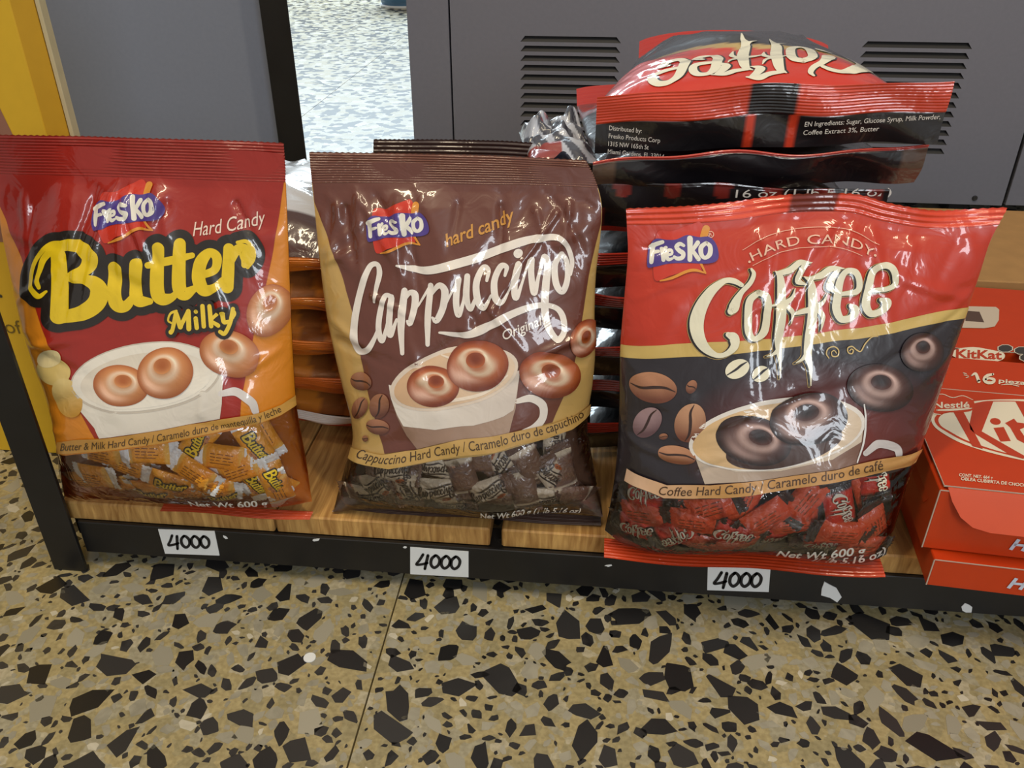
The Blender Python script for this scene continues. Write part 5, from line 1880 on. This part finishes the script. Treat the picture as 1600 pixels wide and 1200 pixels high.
for pts in ([(388, 140, 8), (420, 124, 22), (446, 184, 26)], [(556, 128, 18), (510, 140, 24), (488, 168, 26), (510, 192, 24), (552, 192, 24), (566, 172, 22), (530, 160, 18), (500, 168, 16)],
            [(325, 118, 6), (350, 124, 6)], [(330, 134, 6), (362, 138, 6)], [(345, 156, 6), (366, 148, 6)], [(620, 212, 4), (680, 206, 7), (760, 222, 5)]):
    a.stroke(pts, WHT, 3, tf=tK, k=tK.k)
a.text('piezas', [tuple(tK([(600, 192)])[0]), tuple(tK([(850, 216)])[0])], 6.5, WHT, 3, bold=0.02)
a.lay(LID, 'count_lettering', hd, M['ink_card'], base=0.0003, step=0.0001)

# box behind with the small logo and warning seals
O3 = (0.300, 0.742)
k3 = wafer_box(O3, 0.0682, 0.150, 'red chocolate box behind the open one with dark octagonal seals on top')
T3 = Flat((0, 0, 0.1500), (1, 0, 0), (0, 1, 0), HOMO['top3'])
a = Art()
tS = crop(1380, 460, 5.4545)
a.poly([(585, 510), (620, 470), (760, 450), (900, 470), (1020, 500), (1030, 545), (960, 575), (840, 585), (720, 565), (620, 540)], WHT, 0, True, tf=tS, cell=30)
a.text('KitKat', [tuple(tS([(618, 540)])[0]), tuple(tS([(1010, 556)])[0])], 13, RK, 2, bold=0.03)
a.stroke([(560, 570, 8), (700, 590, 10), (810, 606, 6)], (214, 170, 150), 1, tf=tS, k=tS.k)
a.lay(T3, 'small_wafer_logo', k3, M['ink_card'], base=0.0002, step=0.0001)
for cx_, cy_ in ((1040, 462), (1180, 480), (1225, 540), (1300, 500)):
    a = Art()
    for rr, cc_, ly in ((1.0, (214, 206, 190), 0), (0.86, (62, 58, 56), 1)):
        a.poly([(cx_ + 72 * rr * cos(tau * (k + .5) / 8), cy_ + 36 * rr * sin(tau * (k + .5) / 8)) for k in range(8)], cc_, ly, tf=tS, cell=30)
    a.lay(T3, 'warning_seal', k3, M['ink_card'], base=0.0002, step=0.0001)
a = Art()
a.poly([(640, 100), (960, 108), (988, 130), (985, 220), (950, 275), (860, 290), (640, 285)], (206, 190, 172), 0, tf=tS, cell=30)
a.poly([(700, 140), (820, 150), (860, 240), (700, 228)], (88, 66, 56), 1, tf=tS, cell=30)
a.lay(T3, 'nutrition_label', k3, M['ink_card'], base=0.0002, step=0.0001)

ct = empty('brown_carton', (0.50, 0.93, 0.068))
tag(ct, 'plain brown cardboard carton behind the chocolate boxes', 'carton')
MB().box(0.37, 0.66, 0.90, 1.14, 0.0684, 0.1500, 0.0015).build('carton_body', M['cardboard'], ct)
MB().prism([(0.37, 0.8992), (0.50, 0.8962), (0.66, 0.8992)], lambda p, q, t: (p, q, t), 0.110, 0.1498).build('carton_flap', M['cardboard'], ct)

# ------------------------------------------------------------------ price tags and torn paper on the rail
RAIL = HOMO['rail']
RY = 0.5294
TAGS = [([(247, 827), (335, 830), (343, 868), (258, 865)], (267, 849), 'leftmost', 'white price card reading 4000 on the rail under the butter bag'),
        ([(641, 855), (732, 862), (732, 902), (641, 897)], (648, 884), 'mid', 'white price card reading 4000 on the rail under the cappuccino bag'),
        ([(1106, 883), (1204, 887), (1201, 925), (1105, 922)], (1112, 905), 'right', 'white price card reading 4000 on the rail under the coffee bag')]
RF = Flat((0, RY, 0), (1, 0, 0), (0, 0, 1), RAIL)
NUM = [[(12, 2, 4.6), (6, 12, 4.4), (1, 19, 4), (10, 18, 4), (19, 15, 4)], [(20, 3, 5), (17, 16, 5), (15, 25, 4.4)]]
for quad, org, _, label in TAGS:
    u, v = RF.uv(np.array(quad, float))
    q = np.stack([u, v], -1)
    c = q.mean(0)
    root = empty('price_tag', (float(c[0]), RY, float(c[1])))
    tag(root, label, 'price tag', 'handwritten price cards')
    m = MB()
    cc = [tuple(p) for p in q[::-1]]
    m.prism(cc, lambda p, z, t: (p, RY + 0.0005 - t, z), 0.0, 0.0006)
    m.build('card', M['paper'], root)
    a = Art()
    w = quad[1][0] - quad[0][0]
    e1 = np.array([(quad[1][0] - quad[0][0]) / w, (quad[1][1] - quad[0][1]) / w])
    e2 = np.array(quad[3], float) - np.array(quad[0], float)
    hgt = np.linalg.norm(e2)
    e2 /= hgt
    s = w / 95.0

    def T(pts, o):
        return [tuple(np.array(quad[0]) + e1 * (o + x) * s + e2 * (8 + y) * s) + (ww * s,) for x, y, ww in pts]
    for st in NUM:
        a.stroke(T(st, 9), (22, 20, 22), 1, cell=3)
    for k, o_x in enumerate((33, 50, 66)):
        ring = [(8, 2, 4.4), (2, 8, 5), (1, 17, 5), (6, 22, 4.6), (13, 17, 4.6), (15, 8, 5), (10, 2, 4.2), (6, 3, 3.6)]
        a.stroke(T([(x, y - k * 0.3, ww) for x, y, ww in ring], o_x), (22, 20, 22), 1, cell=3)
    a.lay(RF, 'handwritten_price', root, M['ink_paper'], base=0.0003, step=0.0001)
u, v = RF.uv(np.array([(1288, 909), (1297, 914), (1307, 919), (1315, 933), (1308, 941), (1297, 934), (1283, 930), (1284, 920)], float))
c = (float(u.mean()), float(v.mean()))
m = MB().prism(list(zip(u.tolist(), v.tolist()))[::-1], lambda p, z, t: (p, RY + 0.0005 - t, z), 0.0, 0.0007)
o = m.build('torn_paper', M['paper'], origin=(c[0], RY, c[1]))
tag(o, 'torn scrap of white paper stuck to the black rail right of the last price card', 'paper scrap')
YB = Flat((0, 0.6899, 0), (1, 0, 0), (0, 0, 1))
a = Art()
v, f = text_mesh('of', 0.0)
a.add(np.stack([-0.566 + v[:, 0] * 0.021, 0.1445 + v[:, 1] * 0.021], -1), f, (120, 96, 30), 1)
a.disc((-0.5585, 0.1845), 0.0018, 0.0018, 0, (70, 60, 40), 1, cell=1)
a.lay(YB, 'lettering', yb, M['ink_card'], base=0.0002, step=0.0001)
a = Art()
a.poly([(-0.60, 0.24), (-0.487, 0.24), (-0.497, 0.338), (-0.505, 0.378), (-0.60, 0.378)], (150, 104, 84), 0, cell=0.05)
a.lay(YB, 'brown_print', yb, M['ink_card'], base=0.0002, step=0.0001)
